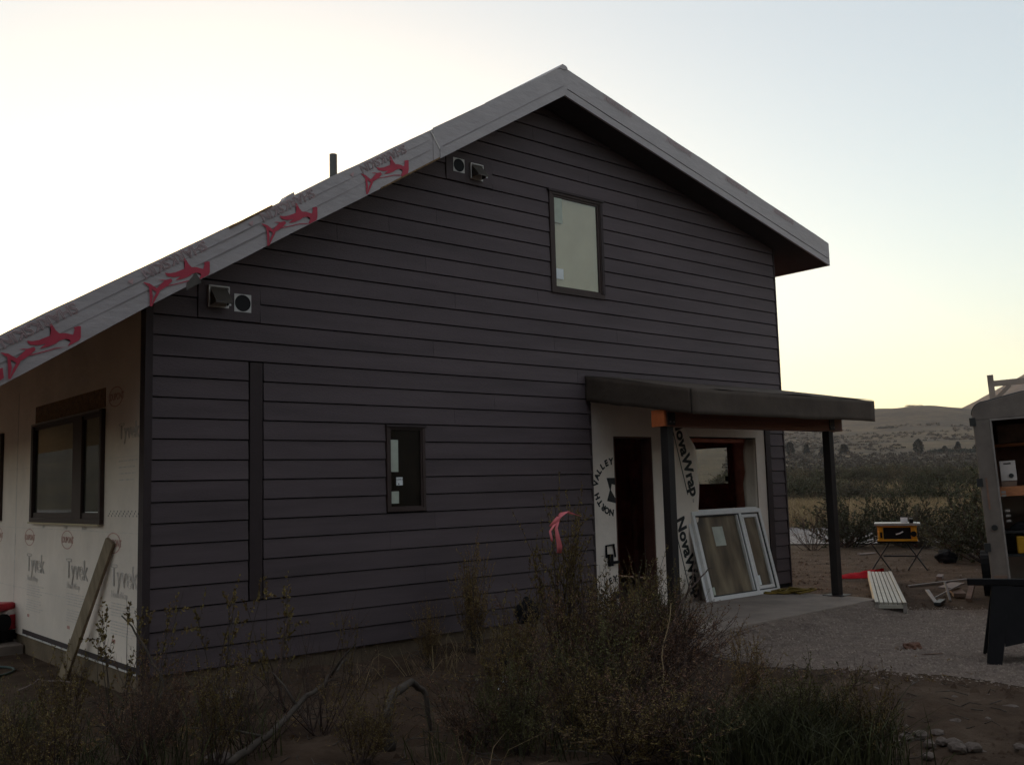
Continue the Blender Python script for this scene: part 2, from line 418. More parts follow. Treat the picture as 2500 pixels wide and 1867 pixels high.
# lap boards, one object per board
OPEN = [(2.375, 2.862, line(10), line(5)), (4.705, 5.61, line(-4), line(-11)), (.915, 1.065, line(14), line(2)),
        (.43, 1.03, line(0), line(-2)), (3.19, 3.85, line(-10), line(-12))]
def clip(poly, n, c):
    out = []
    for i in range(len(poly)):
        a, q = poly[i], poly[(i+1) % len(poly)]
        da, dq = n[0]*a[0]+n[1]*a[1]-c, n[0]*q[0]+n[1]*q[1]-c
        if da <= 0: out.append(a)
        if da*dq < 0:
            t = da/(da-dq); out.append((a[0]+(q[0]-a[0])*t, a[1]+(q[1]-a[1])*t))
    return out
def board(x0, x1, zb, zt):
    poly = [(x0, zb), (x1, zb), (x1, zt), (x0, zt)]
    poly = clip(poly, (-SL, 1), AZ-SL*AX-.006); 
    if len(poly) > 2: poly = clip(poly, (SRT, 1), AZ+SRT*AX-.006)
    if len(poly) < 3 or max(p[0] for p in poly)-min(p[0] for p in poly) < .05: return
    n = len(poly)
    face = lambda z: -.022+.012*(z-zb)/E                 # the butt edge stands proud of the head
    front = [(x, face(z), z) for x, z in poly]; back = [(x, .010, z) for x, z in poly]
    ar = sum(poly[i][0]*poly[(i+1) % n][1]-poly[(i+1) % n][0]*poly[i][1] for i in range(n))
    MB().add(front+back, [tuple(range(n)), tuple(range(2*n-1, n-1, -1))]+[(i, i+n, (i+1) % n+n, (i+1) % n) for i in range(n)]).build('siding_board', 'siding', gable)
for k in range(-18, 17):
    zt, zb = line(k), line(k+1)+.011
    x0, x1 = .047, W-.028
    ivs = [(x0, x1)]
    cuts = [(a, c) for a, c, z0, z1 in OPEN if z0 < (zt+zb)/2 < z1]
    if zb < 2.62: cuts.append((5.295, 8.925))
    elif zb < 2.80: cuts.append((5.245, 9.10))
    for a, c in cuts:
        nv = []
        for p, q in ivs:
            if c <= p or a >= q: nv.append((p, q)); continue
            if a > p: nv.append((p, a))
            if c < q: nv.append((c, q))
        ivs = nv
    for p, q in ivs:
        # long runs are two boards with a hairline joint, staggered from row to row
        if q-p > 4.2:
            j = p+(q-p)*(.32+.36*(((k*7) % 11)/11.0)); board(p, j-.0012, zb, zt); board(j+.0012, q, zb, zt)
        else: board(p, q, zb, zt)
# corner boards, the vertical trim, flashing over the porch roof
MB().box(-.022, .044, -.03, .010, .175, zs(.03)-.03).build('corner_board', 'trim_dark', gable, bevel=.002)
MB().box(-.022, -.001, .0105, .085, .175, zs(0)-.03).build('corner_board', 'trim_dark', gable, bevel=.002)
MB().box(W-.026, W+.004, -.026, .010, .14, zs(W)-.01).build('corner_board', 'trim_dark', gable)
MB().box(.93, 1.052, -.019, .010, line(14)+.012, line(2)-.004).build('trim_board', 'trim_dark', gable, bevel=.002)
MB().box(8.80, 8.918, -.024, .010, .14, 2.60).build('trim_board', 'trim_dark', gable, bevel=.002)
MB().box(5.26, 5.296, -.02, .010, .17, 2.64).build('trim_board', 'trim_dark', gable, bevel=.002)
fl = MB(); fl.box(5.25, 9.095, -.034, .010, 2.90, 2.935); fl.box(5.25, 9.095, -.02, .010, 2.937, 2.967)
fl.build('flashing', 'trim_dark', gable)
MB().box(.0, 9.26, .014, .15, .0, .188).build('footing', 'foundation', gable)

# gable windows
def window(x0, x1, z0, z1, fw, name='window'):
    w = empty(name); w.parent = house
    f = MB()
    f.box(x0, x1, -.034, .010, z1-fw*.8, z1); f.box(x0, x1, -.034, .010, z0, z0+fw)
    f.box(x0, x0+fw, -.034, .010, z0+fw, z1-fw*.8); f.box(x1-fw, x1, -.034, .010, z0+fw, z1-fw*.8)
    f.build('frame', 'bronze', w, bevel=.003)
    g = MB(); s = fw*.45; a0, a1, c0, c1 = x0+fw, x1-fw, z0+fw, z1-fw*.8
    g.box(a0, a1, -.022, .010, c1-s, c1); g.box(a0, a1, -.022, .010, c0, c0+s); g.box(a0, a0+s, -.022, .010, c0+s, c1-s); g.box(a1-s, a1, -.022, .010, c0+s, c1-s)
    g.build('sash', 'bronze', w, bevel=.002)
    return w, (a0+s, a1-s, c0+s, c1-s)
w2, (a, c, e, g) = window(4.712, 5.604, 3.927, 5.165, .058)
MB().box(4.69, 5.625, -.048, .010, 5.150, 5.176).build('head_flashing', 'trim_dark', w2)
MB().box(5.560, 5.602, -.042, -.0342, 3.99, 5.12).build('side_trim', 'trim_dark', w2)
MB().box(a, c, .004, .0095, e, g).build('blind', 'kraft', w2)
MB().box(a, c, -.010, -.007, e, g).build('pane', 'glass', w2)
MB().box(a+.004, a+.135, -.0135, -.0102, g-.31, g-.004).build('sticker', 'sticker', w2)
MB().box(a+.01, a+.125, -.0135, -.0102, e+.09, e+.215).build('sticker', 'sticker_white', w2)
w1, (a, c, e, g) = window(2.384, 2.852, 1.452, 2.316, .036)
MB().box(2.376, 2.862, -.046, .010, 2.3, 2.322).build('head_flashing', 'trim_dark', w1)
MB().box(a, c, .004, .0095, e, g).build('inner_board', 'interior_dark', w1)
MB().box(a, c, -.010, -.007, e, g).build('pane', 'glass_dark', w1)
MB().box(a+.002, a+.092, -.0135, -.0102, 1.85, 2.17).build('sticker', 'sticker', w1)
MB().box(a+.008, a+.094, -.0135, -.0102, 1.535, 1.655).build('sticker', 'sticker', w1)
sl = MB().box(a+.066, a+.142, -.0137, -.0102, 1.715, 1.795).build('sticker', 'sticker_white', w1)
MB().box(a+.088, a+.100, -.0150, -.0140, 1.722, 1.735).build('print_mark', 'print_black', w1)
text('LOW-E', .024, 'print_black', 'print_text', w1, (a+.069, -.0142, 1.765), (1, 0, 0), (0, 0, 1))

# wall vents on their mounting blocks: a hooded one and an open round one each
def wall_vent(cx, cz, hooded, s):
    v = empty('wall_vent'); v.parent = house
    f = MB()
    if hooded:
        t = .014
        f.box(cx-s, cx+s, -.05, -.030, cz+s-t, cz+s); f.box(cx-s, cx-s+t, -.05, -.030, cz-s, cz+s-t); f.box(cx+s-t, cx+s, -.05, -.030, cz+s*.3, cz+s-t)
        f.box(cx-s, cx+s, -.0345, -.0305, cz-s, cz+s-t)
        f.build('flange', 'white_metal', v, bevel=.002)
        i = s*.80
        h = MB()
        h.add([(cx-i, -.036, cz+i), (cx+i, -.036, cz+i), (cx+i, -.16, cz-i), (cx-i, -.16, cz-i), (cx-i, -.036, cz-i), (cx+i, -.036, cz-i), (cx-i, -.16, cz-i+.02), (cx+i, -.16, cz-i+.02)],
              [(0, 6, 7, 1), (6, 3, 2, 7), (0, 4, 3, 6), (1, 7, 2, 5)])
        h.build('hood', 'hood_grey', v)
        MB().box(cx+i*.55, cx+i*.82, -.155, -.145, cz-i-.016, cz-i+.002).build('flap_tab', 'white_metal', v)
    else:
        n = 32; V = []; F = []
        r = s*.93
        for j in range(n):
            a = 2*math.pi*j/n; dx, dz = math.cos(a), math.sin(a); q = s/max(abs(dx), abs(dz))
            V += [(cx+dx*q, -.034, cz+dz*q), (cx+dx*r, -.034, cz+dz*r), (cx+dx*r, .005, cz+dz*r)]
        for j in range(n):
            k = (j+1) % n; F += [(3*j, 3*k, 3*k+1, 3*j+1), (3*j+1, 3*k+1, 3*k+2, 3*j+2)]
        MB().add(V, F).build('flange', 'white_metal', v)
        MB().tube([(cx, -.036, cz), (cx, .006, cz)], r*.985, 28, cap=False).build('duct_rim', 'duct_black', v)
        MB().prism([(cx+r*math.cos(2*math.pi*j/24), cz+r*math.sin(2*math.pi*j/24)) for j in range(24)], -.030, .006).build('duct', 'duct_black', v)
    return v
MB().box(.436, 1.022, -.029, .010, line(0)+.012, line(-2)-.006).build('vent_block', 'siding', gable, bevel=.003)
MB().box(3.196, 3.842, -.029, .010, line(-10)+.012, line(-12)-.006).build('vent_block', 'siding', gable, bevel=.003)
wall_vent(.620, 3.425, True, .098); wall_vent(.850, 3.390, False, .082)
wall_vent(3.365, 5.185, False, .078); wall_vent(3.610, 5.155, True, .092)

# roof slabs, wrapped rake boards and their printing
YD = 9.0
roof = MB()
XL, XR = -1.46, 10.14
top = lambda x: zs(x)+.30
roof.add([], [])
roof.prism([(AX, AZ), (XR-.012, zs(XR-.012)), (XR-.012, top(XR-.012)), (AX, AZ+.30)], -.385, YD)
roof = roof.build('roof', 'soffit', house)
MB().prism([(XL, zs(XL)+.02), (AX-.001, AZ+.0), (AX-.001, AZ+.30), (XL, zs(XL)+.30)], -.385, YD).build('roof_deck', 'osb_pale', roof)  # unseen underside, made extra pale to bounce light onto the side wall
def rake(x0, x1, y0, y1, jag=0.0, seed=2.0, lift=.345, drop=.0):
    n = 40; up = []; dn = []
    for i in range(n+1):
        x = x0+(x1-x0)*i/n
        up.append((x, zs(x)+lift+jag*fbm(x, seed, 1.6, 4, seed))); dn.append((x, zs(x)-drop+jag*.6*fbm(x, seed, 1.1, 4, seed+5)-(.035*max(0, (-.2-x)) if x < -.2 else 0)))
    # strip of quads, slightly rippled front
    V = []; F = []
    rows = 6
    for i in range(n+1):
        for j in range(rows+1):
            x = up[i][0]; z = dn[i][1]+(up[i][1]-dn[i][1])*j/rows
            V.append((x, y0+.006*fbm(x, z, 1.3, 3, seed), z))
        for j in range(rows+1):
            z = dn[i][1]+(up[i][1]-dn[i][1])*j/rows; V.append((up[i][0], y1, z))
    R = 2*(rows+1)
    for i in range(n):
        for j in range(rows):
            F.append((i*R+j, (i+1)*R+j, (i+1)*R+j+1, i*R+j+1))
        F.append((i*R+rows, (i+1)*R+rows, (i+1)*R+rows+rows+1, i*R+rows+rows+1))
        F.append((i*R, i*R+rows+1, (i+1)*R+rows+1, (i+1)*R))
    for i in (0, n): F.append(tuple(i*R+j for j in range(rows+1))+tuple(i*R+rows+1+j for j in range(rows, -1, -1)))
    o = MB().add(V, F).build('rake_wrap', 'roof_wrap', roof); o.data.shade_smooth(); 
    m = o.modifiers.new('edge', 'EDGE_SPLIT'); m.split_angle = math.radians(40)
    return o
rake(XL, 2.80, -.412, -.386, .010, 2.0, drop=.004)
rake(2.74, AX, -.424, -.4125, .004, 3.0, lift=.352)
rake(AX+.001, XR, -.414, -.386, .007, 4.0, lift=.345)
# drip strip along the lower edge, and the folded ridge tip
def strip(x0, x1, h, y0, y1, dz=0.0):
    MB().prism([(x0, zs(x0)+dz), (x1, zs(x1)+dz), (x1, zs(x1)+h+dz), (x0, zs(x0)+h+dz)], y0, y1).build('drip_strip', 'roof_wrap', roof)
for f, y0 in ((.13, -.4185), (.235, -.4180)):
    x0, x1 = XL+.02, 2.70; MB().prism([(x0, zs(x0)+f), (x1, zs(x1)+f+.004), (x1, zs(x1)+f+.009), (x0, zs(x0)+f+.005)], y0, -.400).build('wrap_lap', 'print_grey_dark', roof)
x0, x1 = 2.86, AX-.02; MB().prism([(x0, zs(x0)+.112), (x1, zs(x1)+.112), (x1, zs(x1)+.117), (x0, zs(x0)+.117)], -.4312, -.412).build('wrap_lap', 'print_grey_dark', roof)
x0, x1 = AX+.05, XR-.03; MB().prism([(x0, zs(x0)+.092), (x1, zs(x1)+.092), (x1, zs(x1)+.097), (x0, zs(x0)+.097)], -.4222, -.405).build('wrap_lap', 'print_grey_dark', roof)
strip(2.82, AX-.001, .105, -.4305, -.4245, -.006)
strip(AX+.001, XR-.01, .085, -.4215, -.4145, -.006)
MB().prism([(AX-.09, AZ+.300), (AX-.03, AZ+.362), (AX+.03, AZ+.352), (AX+.055, AZ+.325), (AX, AZ+.30)], -.43, 1.0).build('ridge_fold', 'roof_wrap', roof)
# right end of the eave
MB().box(XR-.011, XR+.004, -.414, YD, zs(XR)-.004, zs(XR)+.335).build('eave_board', 'roof_wrap', roof)
# seam and exposed sheathing edge near the middle of the left slope
MB().prism([(2.70, 5.31), (2.715, 5.31), (2.83, 5.135), (2.815, 5.13)], -.4275, -.4242).build('wrap_seam', 'print_grey', roof)
MB().prism([(2.1, zs(2.1)-.012), (2.84, zs(2.84)-.006), (2.84, zs(2.84)+.012), (2.1, zs(2.1)+.004)], -.4245, -.395).build('sheathing_edge', 'osb', roof)
MB().prism([(.55, zs(.55)+.315), (.95, zs(.95)+.33), (.95, zs(.95)+.350), (.55, zs(.55)+.338)], -.4165, -.39).build('sheathing_edge', 'osb', roof)
MB().tube([(2.40, 1.0, zs(2.4)+.27), (2.40, 1.0, 5.40)], .042, 14).build('vent_pipe', 'pipe_grey', roof, smooth=False)
MB().prism([(2.45, zs(2.45)+.30), (2.62, zs(2.62)+.30), (2.60, zs(2.6)+.345), (2.50, zs(2.5)+.36)], .9, 1.1).build('pipe_boot', 'pipe_grey', roof)
MB().prism([(1.06, zs(1.06)+.33), (1.18, zs(1.18)+.345), (1.17, zs(1.17)+.372), (1.10, zs(1.10)+.366)], -.40, -.30).build('loose_flap', 'roof_wrap', roof)
# torn dark corner of the wrap by the lower vent
MB().prism([(.17, zs(.17)-.03), (.30, zs(.30)-.03), (.275, zs(.275)+.025), (.245, zs(.245)+.085), (.225, zs(.225)+.06), (.175, zs(.175)+.03)], -.4215, -.4155).build('torn_flap', 'hood_grey', roof)

SH_BODY = [(-0.054, -0.015), (-0.019, 0.0), (0.0, 0.0), (0.001, -0.09), (-0.01, -0.133), (-0.082, -0.184), (-0.095, -0.175), (-0.074, -0.125), (-0.082, -0.108), (-0.114, -0.109), (-0.151, -0.124), (-0.177, -0.148), (-0.228, -0.175), (-0.295, -0.199), (-0.27, -0.175), (-0.249, -0.155), (-0.301, -0.171), (-0.357, -0.171), (-0.372, -0.16), (-0.382, -0.143), (-0.342, -0.143), (-0.296, -0.13), (-0.25, -0.106), (-0.221, -0.092), (-0.214, -0.049), (-0.225, -0.009), (-0.212, 0.003), (-0.183, -0.045), (-0.156, -0.068), (-0.114, -0.063), (-0.056, -0.071), (-0.045, -0.027)]
SH_TAIL = [[(-.555, -.245, .006), (-.51, -.262, .028), (-.448, -.298, .034), (-.405, -.262, .040), (-.365, -.222, .046), (-.325, -.195, .022)], [(-.503, -.270, .020), (-.492, -.35, .026), (-.497, -.436, .010)], [(-.432, -.300, .022), (-.462, -.365, .020), (-.490, -.436, .006)]]
SH_BELLY = [(-0.406, -0.263), (-0.361, -0.247), (-0.3, -0.227), (-0.238, -0.204), (-0.176, -0.181), (-0.10, -0.168), (-0.10, -0.175), (-0.176, -0.188), (-0.238, -0.212), (-0.3, -0.234), (-0.361, -0.255), (-0.406, -0.273)]
SH_FIN = [(-0.439, -0.212), (-0.402, -0.204), (-0.321, -0.199), (-0.371, -0.211)]
def shark(x, z):
    m = MB()
    for k, st in enumerate(SH_TAIL):
        L, R = [], []
        for i, (u, v, w) in enumerate(st):
            a, e = Vector(st[max(i-1, 0)][:2]), Vector(st[min(i+1, len(st)-1)][:2]); t = (e-a).normalized(); nn = Vector((-t.y, t.x))*w*.5
            L.append((x+u+nn.x, -.4220-.0006*k, z+v+nn.y)); R.append((x+u-nn.x, -.4220-.0006*k, z+v-nn.y))
        m.add(L+R, [(i, i+1, len(st)+i+1, len(st)+i) for i in range(len(st)-1)])
    for k, poly in enumerate((SH_BODY, SH_BELLY, SH_FIN)):
        q = [(x+u, z+v) for u, v in poly]
        q = [(u, max(v, zs(u)+.004)) for u, v in q]
        n = len(q); bm = bmesh.new(); f = bm.faces.new([bm.verts.new((u, -.4195-.0006*k, v)) for u, v in q])
        bmesh.ops.triangulate(bm, faces=[f]); idx = {v: i for i, v in enumerate(bm.verts)}
        m.add([v.co[:] for v in bm.verts], [tuple(idx[v] for v in ff.verts) for ff in bm.faces]); bm.free()
    m.build('shark_print', 'print_red', roof)
    d = Vector((1, 0, SL)).normalized(); nrm = Vector((-d.z, 0, d.x))
    o = Vector((x-.055, -.4195, 0)); o.z = zs(o.x)+.325
    text('SHARKSKIN', .118, 'print_pale_red', 'print_text', roof, o, -d, -nrm, outline=.0022)
    p = Vector((x-.68, 0, 0)); zz = zs(p.x)
    MB().prism([(p.x, zz+.285), (p.x+.045, zz+.318), (p.x+.038, zz+.265)], -.4205, -.4190).build('print_mark', 'print_pale_red', roof)
for x, z in ((-.66, 2.99), (.37, 3.635), (1.40, 4.285), (2.43, 4.94)): shark(x, z)
MB().prism([(-1.23, zs(-1.23)+.0), (-1.19, zs(-1.19)+.01), (-1.2, zs(-1.2)+.09), (-1.24, zs(-1.24)+.10)], -.421, -.4195).build('print_mark', 'print_red', roof)
dR = Vector((1, 0, -SRT)).normalized(); nR = Vector((-dR.z, 0, dR.x))
for x in (5.42, 6.55, 7.75, 8.85):
    o = Vector((x+.38, -.4235, zs(x+.38)+.325)); text('SHARKSKIN', .095, 'print_pale_red', 'print_text', roof, o, -dR, -nR, outline=.0016)

# ------------------------------------------------------------------ left wall with its house wrap
side = MB().box(.0, .15, .15, 8.9, .19, zs(0)+.02)
side.box(-.0, .15, .012, .15, zs(0)-.0, zs(0)+.02)
side = side.build('side_wall', 'wall_wrap', house)
MB().box(-.006, -.0005, .088, 8.8, .262, zs(0)-.004).build('house_wrap', 'wall_wrap', side)
MB().box(-.010, -.0005, .09, 3.62, .214, .262).build('sill_band', 'trim_dark', side)
sd = MB(); y = .10
while y < 3.6:
    L = rnd.uniform(.25, .8); sd.box(-.016, -.0005, y, min(y+L, 3.62), .200, .211); y += L+rnd.uniform(.03, .12)
sd.build('drip_edge', 'white_metal', side)
MB().box(.014, .15, .0, 8.9, -.3, .186).build('footing', 'foundation', side)
for z in (.70, 1.36, 2.02): MB().box(-.0072, -.0062, .1, 8.7, z, z+.004).build('wrap_lap', 'print_grey', side)
MB().box(-.0078, -.0064, 4.02, 4.05, .27, 2.9).build('wrap_lap', 'print_grey', side)
RT, UPV = (0, -1, 0), (0, 0, 1)
def oval(cy, cz, red=True):
    a, bb = .19, .092; n = 28; V = []; F = []
    for j in range(n):
        t = 2*math.pi*j/n
        for k in (1, .91): V.append((-.0085, cy-a*k*math.cos(t), cz+bb*k*math.sin(t)))
    for j in range(n): F.append((2*j, 2*((j+1) % n), 2*((j+1) % n)+1, 2*j+1))
    MB().add(V, F).build('logo_ring', 'print_dark_red', side)
    text('DUPONT', .088, 'print_dark_red', 'print_text', side, (-.0085, cy+.155, cz-.030), RT, UPV, off=.01)
for cy, cz in ((3.44, 1.262), (2.08, 1.266), (.73, 1.268), (.726, 2.572), (4.8, 1.26)): oval(cy, cz)
for cy in (3.15, 1.72, .42):
    text('Tyvek', .27, 'print_grey', 'print_text', side, (-.0085, cy+.36, .90), RT, UPV, outline=.004)
    text('HomeWrap', .085, 'print_grey', 'print_text', side, (-.0085, cy+.34, .80), RT, UPV)
    fp = MB()
    for r in range(11):
        if r == 5: continue
        y = cy+.34; zz = .745-.026*r
        while y > cy-.20+.05*(r % 3):
            L = rnd.uniform(.03, .10); fp.box(-.0088, -.0066, y-L, y, zz, zz+.009); y -= L+.018
    fp.build('fine_print', 'print_grey', side)
    MB().box(-.0088, -.0066, cy+.22, cy+.30, .41, .44).build('print_mark', 'print_dark_red', side)
fp = MB()
for r in range(4):
    y = .62; zz = 1.98-.055*r
    while y > .22: L = rnd.uniform(.03, .09); fp.box(-.0088, -.0066, y-L, y, zz, zz+.012); y -= L+.02
fp.build('fine_print', 'print_grey', side)
text('Tyvek', .20, 'print_grey', 'print_text', side, (-.0085, .62, 2.18), RT, UPV, outline=.003)
fp = MB()
for i in range(26):
    y = .88-.03*i
    if y > .12: fp.box(-.0088, -.0066, y-.008, y, 1.50+.02*(i % 3), 1.515+.02*(i % 3))
fp.build('fine_print', 'print_black', side)
for y, s in ((2.95, 'SIDE'), (2.20, 'FLASH'), (1.62, 'NAILED')): text(s, .045, 'print_grey', 'print_text', side, (-.0085, y, 1.37), RT, UPV, off=.015)

def side_window(y0, y1, z0, z1, mul=None):
    w = empty('window'); w.parent = house
    f = MB(); t = .05
    f.box(-.045, -.0005, y0, y1, z1-.03, z1); f.box(-.045, -.0005, y0, y1, z0, z0+.045)
    f.box(-.045, -.0005, y0, y0+t, z0+.045, z1-.03); f.box(-.045, -.0005, y1-t-.03, y1, z0+.045, z1-.03)
    f.build('frame', 'bronze', w, bevel=.003)
    spans = [(y0+t, y1-t-.03)]
    if mul:
        MB().box(-.040, -.0005, mul[0], mul[1], z0+.045, z1-.03).build('mullion', 'bronze', w, bevel=.003)
        spans = [(y0+t, mul[0]), (mul[1], y1-t-.03)]
    for p, q in spans:
        h = .035
        MB().box(-.026, -.0005, p, q, z0+.045, z0+.045+h*1.6).build('sash_rail', 'bronze', w)
        MB().box(-.026, -.0005, p, q, z1-.03-h, z1-.03).build('sash_rail', 'bronze', w)
        MB().box(-.016, -.012, p, q, z0+.045+h*1.6, z1-.03-h).build('pane', 'glass_dark', w)
        MB().box(-.008, -.0068, p, q, z0+.045+h*1.6, z1-.03-h).build('inner_board', 'inner_grey', w)
    return w
sw = side_window(1.0, 3.34, 1.43, 2.485, (1.58, 1.86))
MB().box(-.013, -.0066, 1.0, 3.30, 2.50, 2.68).build('head_flap', 'osb', sw)
MB().box(-.050, -.046, 1.05, 3.3, 2.47, 2.486).build('head_flashing', 'alu_grey', sw)
MB().box(-.060, -.0462, 1.0, 3.34, 1.415, 1.430).build('sill_edge', 'kraft', sw)
MB().box(-.0172, -.0165, 1.10, 1.50, 1.535, 1.543).build('tape_strip', 'sticker_white', sw)
side_window(4.66, 6.6, 1.43, 2.475)

# ------------------------------------------------------------------ porch: wrapped wall, roof, beam, posts
pw = MB()
for x0, x1, z0, z1 in ((5.30, 5.676, .15, 2.655), (5.676, 6.385, 2.25, 2.655), (6.385, 6.72, .15, 2.655), (6.72, 8.59, 2.265, 2.655), (6.72, 8.59, .15, .948), (8.59, 8.796, .15, 2.655)):
    pw.box(x0, x1, -.004, .011, z0, z1)
wrap = pw.build('porch_wrap', 'wall_wrap', house)
# the loose flap that hangs across the rough opening
V = []; F = []
EDGE = [(2.50, 6.95), (2.40, 7.02), (2.29, 7.10), (2.20, 7.18), (2.13, 7.24), (1.95, 7.275), (1.61, 7.32), (1.45, 7.30), (1.33, 7.27), (.9, 7.28), (.5, 7.29), (.15, 7.30)]
for z, xe in EDGE:
    for j in range(9):
        t = j/8; x = 6.60+(xe-6.60)*t; V.append((x, -.012+.035*max(0, t-.88)*8*(.6+.4*math.sin(z*5)), z))
for i in range(len(EDGE)-1):
    for j in range(8): F.append((i*9+j, i*9+j+1, (i+1)*9+j+1, (i+1)*9+j))
fo = MB().add(V, F).build('wrap_flap', 'wall_wrap', wrap, smooth=True)
so = fo.modifiers.new('thick', 'SOLIDIFY'); so.thickness = .003
# wrap folded into the right reveal
V = []; F = []
for i, z in enumerate(np.linspace(2.255, 1.0, 9)):
    for j in range(6):
        t = j/5; V.append((8.588-.02*t-.05*t*math.sin(i*1.1)**2*t-.13*t*(2.26-z)*.55, .012+.15*t, z))
for i in range(8):
    for j in range(5): F.append((i*6+j, i*6+j+1, (i+1)*6+j+1, (i+1)*6+j))
fo = MB().add(V, F).build('wrap_fold', 'wall_wrap', wrap, smooth=True)
so = fo.modifiers.new('thick', 'SOLIDIFY'); so.thickness = .003
# printing on the wrap: an arc of letters round a mark, and the name running down the flap
def arc(cx, cz, r, s, a0, a1, size, y=-.0062):
    n = len(s)
    for i, ch in enumerate(s):
        if ch == ' ': continue
        a = math.radians(a0+(a1-a0)*(i+.5)/n); u = Vector((math.cos(a), 0, math.sin(a))); t = Vector((u.z, 0, -u.x))
        o = Vector((cx, y, cz))+u*r
        if o.x+.02 > 5.675 or o.z < .16: continue
        text(ch, size, 'print_black', 'print_letter', wrap, o-t*size*.33, t, u, off=.05)
arc(5.655, 1.635, .275, 'NORTH VALLEY', 268, 88, .104)
MB().prism([(5.535, 1.745), (5.674, 1.745), (5.674, 1.66), (5.62, 1.672), (5.60, 1.60), (5.674, 1.50), (5.674, 1.44), (5.53, 1.47), (5.585, 1.60)], -.0062, -.0042).build('print_mark', 'print_black', wrap)
arc(5.655, .235, .275, 'NORTH VALLEY', 268, 88, .104)
MB().prism([(5.535, .38), (5.674, .38), (5.674, .31), (5.62, .30), (5.60, .25), (5.56, .2), (5.54, .24)], -.0062, -.0042).build('print_mark', 'print_black', wrap)
d = Vector((.28, 0, -.96)).normalized(); nn = Vector((.96, 0, .28)).normalized()
Y = -.0145
for (ox, oz) in ((6.80, 2.50), (6.775, 1.20)):
    o = Vector((ox, Y, oz)); text('NovaWrap', .235, 'print_black', 'print_text', wrap, o, d, nn, off=.04)
    a = o-nn*.055+d*.03; e = o-nn*.055+d*1.02
    MB().bar(a, e, .0015, .014, up=nn).build('underline', 'print_black', wrap)
    text('TM', .035, 'print_black', 'print_text', wrap, o+d*1.10+nn*.01, d, nn)
# something dark left hanging on the wrap beside the doorway
hk = MB(); hk.box(5.50, 5.56, -.05, -.005, .70, .84); hk.tube([(5.47, -.02, .80), (5.47, -.02, .94), (5.60, -.02, .95), (5.62, -.02, .80)], .014, 6); hk.tube([(5.55, -.03, .74), (5.66, -.04, .74)], .02, 6)
tag(hk.build('work_light', 'black_plastic', bevel=.004), 'small black work light hanging on white wrap beside the doorway', 'work light')

# shed roof of the porch
pr = MB()
pr.add([(5.22, .008, 2.66), (8.96, .008, 2.66), (8.96, .008, 2.955), (5.22, .008, 2.955), (5.22, -1.60, 2.40), (8.96, -1.60, 2.40), (8.96, -1.60, 2.655), (5.22, -1.60, 2.655)],
       [(0, 1, 2, 3), (4, 7, 6, 5), (3, 2, 6, 7), (0, 4, 5, 1), (0, 3, 7, 4), (1, 5, 6, 2)])
proof = pr.build('porch_roof', 'soffit', house)
def felt_sheet(name, p0, p1, q0, q1, nrm, seed, amp=.006):
    """thin rippled sheet between two edges p0-p1 (top) and q0-q1 (bottom)"""
    p0, p1, q0, q1, nrm = map(Vector, (p0, p1, q0, q1, nrm)); V = []; F = []; A, B = 34, 6
    for i in range(A+1):
        for j in range(B+1):
            s, t = i/A, j/B; p = p0.lerp(p1, s).lerp(q0.lerp(q1, s), t)
            V.append(p+nrm*(.006+amp*(.6+fbm(s*4, t*1.2, 1.5, 3, seed)))+Vector((0, 0, -.012*fbm(s*5, 0, 1.2, 3, seed+2)*t+.006*fbm(s*6, 1, 1.2, 3, seed+4)*(1-t))))
    for i in range(A):
        for j in range(B): F.append((i*(B+1)+j, (i+1)*(B+1)+j, (i+1)*(B+1)+j+1, i*(B+1)+j+1))
    o = MB().add(V, F).build(name, 'felt', proof, smooth=True)
    m = o.modifiers.new('thick', 'SOLIDIFY'); m.thickness = .004; m.offset = 0
felt_sheet('roof_felt', (5.205, -1.612, 2.665), (8.972, -1.612, 2.665), (5.205, -1.612, 2.392), (8.972, -1.612, 2.392), (0, -1, 0), 1.3)
felt_sheet('roof_felt', (5.212, -.03, 2.965), (5.212, -1.61, 2.665), (5.212, -.03, 2.655), (5.212, -1.61, 2.392), (-1, 0, 0), 2.3)
felt_sheet('roof_felt', (8.968, -1.61, 2.665), (8.968, -.03, 2.965), (8.968, -1.61, 2.392), (8.968, -.03, 2.655), (1, 0, 0), 3.3)
felt_sheet('roof_felt', (5.21, -.036, 2.962), (8.97, -.036, 2.962), (5.21, -1.61, 2.664), (8.97, -1.61, 2.664), (0, 0, 1), 4.3)
MB().box(5.232, 5.262, -1.206, -1.019, 2.287, 2.471).build('beam_end', 'beam_wood_lit', house)
beam = MB().box(5.2625, 8.86, -1.205, -1.02, 2.288, 2.470).build('porch_beam', 'beam_wood_shaded', house, bevel=.003)
for x in (5.345, 8.60):
    p = MB().box(x-.052, x+.052, -1.19, -1.086, .152, 2.287).build('porch_post', 'steel_post', house, bevel=.005)
    pl = MB().box(x-.13, x+.13, -1.27, -1.00, .1515, .160)
    pl.build('base_plate', 'steel_post', p)
    MB().box(x-.06, x+.06, -1.216, -1.206, 2.30, 2.44).build('saddle_plate', 'steel_post', p)
    bo = MB()
    for s in (-1, 1): bo.tube([(x+s*.03, -1.217, 2.335), (x+s*.03, -1.228, 2.335)], .009, 6)
    bo.build('bolt', 'alu_grey', p)
slab = MB().prism([(5.0, -1.80), (8.52, -1.72), (8.60, -1.50), (8.60, .008), (5.0, .008)], -.25, .150, axis='z').build('porch_slab', 'concrete', bevel=.012)
tag(slab, kind='structure')

